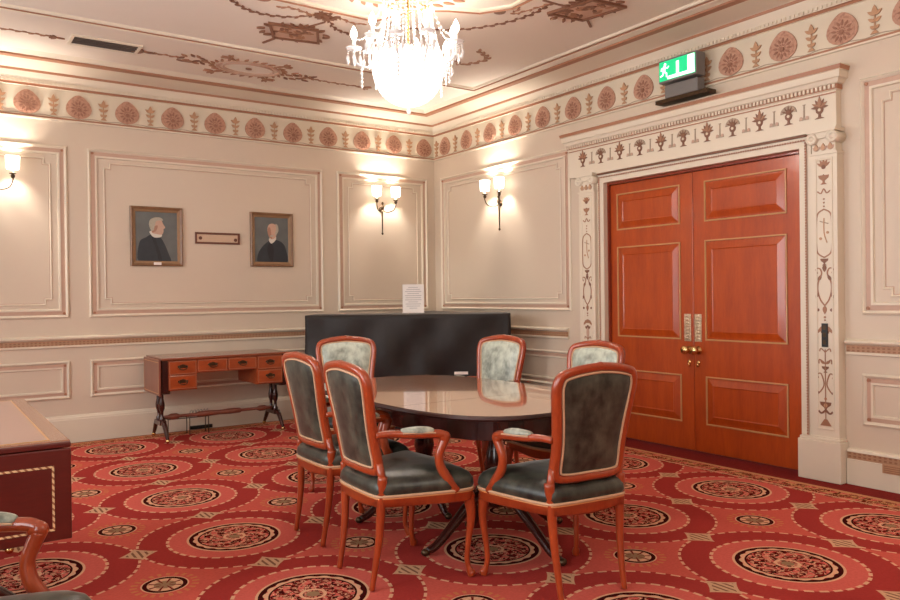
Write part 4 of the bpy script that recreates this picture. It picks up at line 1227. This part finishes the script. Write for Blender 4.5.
# wire rack and white tray standing below the desk
e = empty('wire_stand', (-3.03, -.32, 0)); tag(e, 'low wire stand holding a small pale tray under the writing desk', 'stand')
m = MB()
for x in (-.24, -.04, .14):
    for y in (-.02, .08): m.tube([(x, y, .002), (x, y, .165)], .0045, 6)
for y in (-.02, .08): m.tube([(-.24, y, .165), (.14, y, .165)], .0045, 6)
for x in (-.24, .14): m.tube([(x, -.02, .165), (x, .08, .165)], .0045, 6)
m.build('wire_frame', M['bronze'], e)
m = MB(); m.box((-.05, -.03, .17), (.13, .09, .19)); m.build('tray', M['white_plastic'], e, bevel=.004)
m = MB()
for k in range(6):
    a = (-.04 + .03 * k); m.tube([(a, -.01, .19), (a + .01, -.01, .225), (a + .025, -.01, .235), (a + .035, -.01, .19)], .003, 5)
m.build('wire_rack', M['grey'], e)
# skirting outlet box
m = MB(); m.box((-2.98, -.05, .0), (-2.76, -.0355, .035)); tag(m.build('skirting_vent', M['black'], bevel=.003), 'black slot vent low in the left skirting beneath the writing desk', 'vent')

# ------------------------------------------------------------------ sofa table at the left edge
def make_sofa_table():
    e = empty('sofa_table', (-5.15, -3.70, 0)); tag(e, 'dark mahogany sofa table with leather top and hanging end leaf at the left edge', 'table')
    x1 = .435; x0 = -.42; y0, y1 = -.775, .775
    m = MB(); m.box((x0, y0, .738), (x1, y1, .756)); m.build('top', M['crossband'], e, bevel=.004)
    m = MB(); m.box((x0 + .07, y0 + .03, .756), (x1 - .075, y1 - .07, .7575)); lt = m.build('leather_inset', M['leather'], e)
    m = MB(); sweep_frame(m, [(x0 + .062, y0 + .022), (x1 - .067, y0 + .022), (x1 - .067, y1 - .062), (x0 + .062, y1 - .062)], lambda a, b, h: (a, b, .756 + h), [(0, 0), (0, .0025), (.008, .0025), (.008, 0)], [0, 0, 0]); m.build('tooled_line', M['gold'], lt)
    for yy, sg in ((y0 - .014, -1), (y1 + .014, 1)):
        m = MB(); m.box((x0, yy - .011, .375), (x1, yy + .011, .728)); m.box((x0, yy - .013, .731), (x1, yy + .011, .752)); lf = m.build('drop_leaf', M['cabwood'], e, bevel=.005)
        m = MB(); sweep_frame(m, rect(x0 + .07, x1 - .06, .415, .665), lambda a, b, h: (a, yy + sg * (.0108 + h), b), [(0, 0), (0, .0015), (.008, .0015), (.008, 0)], [0, 0, 0]); m.build('rope_inlay', M['inlay'], lf)
    m = MB(); m.box((x0 + .02, y0 + .02, .64), (x1 - .02, y1 - .02, .738)); m.build('frieze', M['mahog'], e)
    for sy in (-1, 1):
        m = MB(); yc_ = sy * .45; m.lathe([(0, .16), (.045, .16), (.05, .25), (.03, .3), (.045, .45), (.03, .58), (.05, .64), (0, .64)], (0, yc_, 0), 14); m.box((-.1, yc_ - .035, .13), (.1, yc_ + .035, .17)); s = m.build('end_support', M['mahog'], e)
        for sx in (-1, 1):
            m = MB(); pts = catmull([(sx * .08, yc_, .15), (sx * .18, yc_, .13), (sx * .27, yc_ - .0, .06), (sx * .31, yc_, .035)], 5); m.tube(pts, [.03 - .014 * i / (len(pts) - 1) for i in range(len(pts))], 8); m.build('leg', M['mahog'], s)
            m = MB(); m.blob((sx * .325, yc_, .02), (.022, .022, .02)); m.build('castor', M['brass'], s)
    m = MB(); m.tube([(0, -.45, .15), (0, .45, .15)], .02, 10); m.build('stretcher', M['mahog'], e)
make_sofa_table()

# ------------------------------------------------------------------ black cloth over the corner piece
def make_cloth():
    Fv = Vector((.57, .822)); Rv = Vector((.822, -.57))
    fl = Vector((-2.12, -.90)); frr = fl + Rv * 1.985
    poly = [fl, fl + Fv * .60, fl + Fv * .60 + Rv * .62, fl + Fv * .60 + Rv * 1.0 + Fv * .95, fl + Fv * .62 + Rv * 1.50, fl + Fv * .60 + Rv * 1.985, frr]
    poly = [fl, fl + Fv * .56, fl + Fv * .60 + Rv * .80, Vector((-.17, -.19)), fl + Fv * .62 + Rv * 1.52, fl + Fv * .52 + Rv * 1.985, frr]
    # resample outline
    pts = []
    N = len(poly)
    for i in range(N):
        a, b = poly[i], poly[(i + 1) % N]; L = (b - a).length; k = max(2, int(L / .035))
        for j in range(k): pts.append(a.lerp(b, j / k))
    cen = sum(pts, Vector((0, 0))) / len(pts)
    n = len(pts); H = 1.125
    levels = [H, H - .012, H - .05, .95, .85, .75, .65, .55, .45, .35, .25, .15, .012]
    m = MB(); rings = []
    q0 = offset_poly([tuple(p) for p in pts], .0)
    for li, z in enumerate(levels):
        r = []
        t = (H - z) / H
        for i, p in enumerate(pts):
            d = (p - cen).normalized()
            s = i * .035
            along = (p - fl).dot(Rv); deep = (p - fl).dot(Fv)
            front = max(0, 1 - abs(deep) / .05)
            fold = (.034 * sin(along * 7 + 3.2 * z) + .020 * sin(along * 19 + 6 * z + 1)) * t * 1.4 + .012 * sin(along * 11 - 9 * z)
            rnd = -.012 if li == 0 else 0
            off = fold * (.9 * front + .1) + rnd
            # central sag of the front drape
            if front > 0: off += .018 * t * sin(along * 3.2 + 1.2)
            side = max(0, 1 - abs(along) / .08) * .07 * t * t
            pp = p + (-Fv if front > 0 else d * .0) * off - Rv * side
            r.append((min(pp.x, -.045), min(pp.y, -.045), z))
        rings.append(r)
    vs = [p for r in rings for p in r]
    fs = [(j * n + i, j * n + (i + 1) % n, (j + 1) * n + (i + 1) % n, (j + 1) * n + i) for j in range(len(rings) - 1) for i in range(n)]
    m.add(vs, fs, 0, True); m.add(rings[0], [tuple(range(n))], 0, False)
    o = m.build('black_cloth', M['cloth'])
    tag(o, 'black cloth draped to the floor over a tall cabinet in the corner', 'cloth')
    # label near the lower right of the drape
    m = MB(); c = fl + Rv * 1.50
    def T(a, z, h): 
        p = c + Rv * a - Fv * (.075 + h); return (p.x, p.y, z)
    m.prism(rect(-.065, .065, .545, .572), T, 0, .004); m.build('white_label', M['paper'], o)
    return fl, Fv, Rv, H
fl, Fv, Rv, HC = make_cloth()
# paper notice standing on the cloth
e = empty('notice_stand', (-.66, -1.13, HC)); e.location = ((-5.2019 + F_.x * 7.95 + R_.x * -.38), (-7.796 + F_.y * 7.95 + R_.y * -.38), HC + .001)
e.rotation_euler = (0, 0, atan2(Rv.y, Rv.x) + radians(4)); tag(e, 'white printed notice in a stand on top of the black cloth', 'notice')
m = MB(); m.box((-.11, -.004, .004), (.11, -.001, .295)); sheet = m.build('sheet', M['paper'], e)
m = MB(); m.box((-.115, -.05, 0), (.115, .05, .004)); m.build('foot', M['white_plastic'], e)
m = MB()
for i in range(11):
    wdt = (.05, .07, .085, .06, .085, .08, .085, .05, .08, .07, .04)[i]
    m.box((-wdt, -.0052, .262 - i * .0215), (wdt, -.004, .267 - i * .0215))
m.build('print_lines', M['ink'], sheet)

# ------------------------------------------------------------------ portraits and plaque
def portrait(xc, zc, w, h, label, kind):
    e = empty('portrait', (xc, 0, zc)); tag(e, label, 'picture')
    fn = lambda a, b, h_: (a, -h_, b)
    m = MB(); sweep_frame(m, rect(-w / 2, w / 2, -h / 2, h / 2), fn, [(0, .0), (0, .028), (.010, .034), (.026, .026), (.03, .02), (.045, .016), (.05, .010)], [0, 0, 0, 1, 1, 1]); m.build('frame', [M['frame'], M['frame_in']], e)
    m = MB(); m.prism(rect(-w / 2 + .03, w / 2 - .03, -h / 2 + .03, h / 2 - .03), fn, .002, .008); cv = m.build('canvas', M['canvas'], e)
    iw, ih = w / 2 - .05, h / 2 - .05
    def poly(pts, d, mat, nm):
        P = catmull([(a, b, 0) for a, b in pts], 4, closed=True)
        m = MB(); m.prism([(max(-iw, min(iw, p.x)), max(-ih, min(ih, p.y))) for p in P], fn, .008, .008 + d * .0012); m.build(nm, mat, cv)
    if kind == 0:      # profile to the right, grey hair, dark coat
        poly([(-.17, -.25), (-.16, -.06), (-.10, -.01), (-.03, .03), (.03, .0), (.07, -.06), (.11, -.16), (.13, -.25), (0, -.26)], 1, M['coat'], 'painted_coat')
        poly([(-.02, .02), (.0, -.06), (.04, -.18), (.05, -.25), (.02, -.25), (-.01, -.12), (-.05, 0)], 2, M['coat2'], 'painted_lapel')
        poly([(-.065, .05), (-.03, -.005), (.035, -.005), (.05, .02), (.02, .05)], 3, M['collar'], 'painted_collar')
        poly([(-.045, .04), (-.05, .12), (-.02, .165), (.04, .165), (.062, .125), (.082, .09), (.066, .075), (.064, .045), (.045, .02), (.0, .025)], 4, M['skin'], 'painted_face')
        poly([(-.045, .04), (-.01, .05), (.01, .09), (.005, .11), (-.03, .09)], 5, M['skin2'], 'painted_cheek')
        poly([(-.052, .06), (-.07, .12), (-.055, .165), (-.01, .186), (.04, .184), (.062, .16), (.03, .158), (-.005, .148), (-.018, .10), (-.03, .06)], 6, M['hair'], 'painted_hair')
        m = MB(); m.box((-.035, -.036, -h / 2 + .010), (.035, -.030, -h / 2 + .036)); m.build('name_plate', M['paper'], e)
    else:              # facing slightly left, bald with white hair
        poly([(-.15, -.25), (-.15, -.15), (-.09, -.06), (-.02, -.01), (.05, .0), (.12, -.03), (.16, -.10), (.17, -.25), (0, -.26)], 1, M['coat'], 'painted_coat')
        poly([(-.02, -.03), (.02, -.09), (.01, -.22), (-.02, -.22), (-.05, -.1)], 2, M['coat2'], 'painted_lapel')
        poly([(-.03, .01), (-.005, -.04), (.045, .0), (.04, .04)], 3, M['collar'], 'painted_collar')
        poly([(-.045, .09), (-.03, .035), (.0, .005), (.035, .02), (.055, .06), (.06, .12), (.035, .165), (-.01, .17), (-.04, .14)], 4, M['skin'], 'painted_face')
        poly([(-.045, .09), (-.03, .035), (.0, .01), (-.005, .06), (-.015, .12), (-.035, .13)], 5, M['skin2'], 'painted_cheek')
        poly([(.035, .05), (.055, .06), (.075, .10), (.07, .15), (.045, .17), (.05, .12)], 6, M['hair'], 'painted_hair')
        poly([(-.02, .035), (.0, .03), (.02, .035), (.015, .048), (-.01, .05)], 6, M['hair'], 'painted_moustache')
portrait(-3.268, 1.911, .49, .575, 'framed portrait of a grey-haired person in profile, left of the small plaque', 0)
portrait(-2.092, 1.916, .47, .57, 'framed portrait of a bald white-haired person in dark coat, right of plaque', 1)
e = empty('plaque', (-2.668, 0, 1.912)); tag(e, 'small horizontal framed plaque between the two portraits', 'plaque')
fn = lambda a, b, h_: (a, -h_, b)
m = MB(); sweep_frame(m, rect(-.228, .228, -.058, .058), fn, [(0, 0), (0, .016), (.016, .016), (.02, .008)], [0, 0, 0]); m.build('frame', M['plaque_frame'], e)
m = MB(); m.prism(rect(-.215, .215, -.045, .045), fn, .001, .007); p = m.build('face', M['plaque'], e)
m = MB(); m.prism([(-.175 + .018 * cos(i * pi / 5), .0 + .018 * sin(i * pi / 5)) for i in range(10)], fn, .007, .009); m.build('left_seal', M['plaque_frame'], p)
m = MB(); m.prism([(.185 + .018 * cos(i * pi / 5), -.012 + .018 * sin(i * pi / 5)) for i in range(10)], fn, .007, .009); m.build('right_seal', M['plaque_frame'], p)
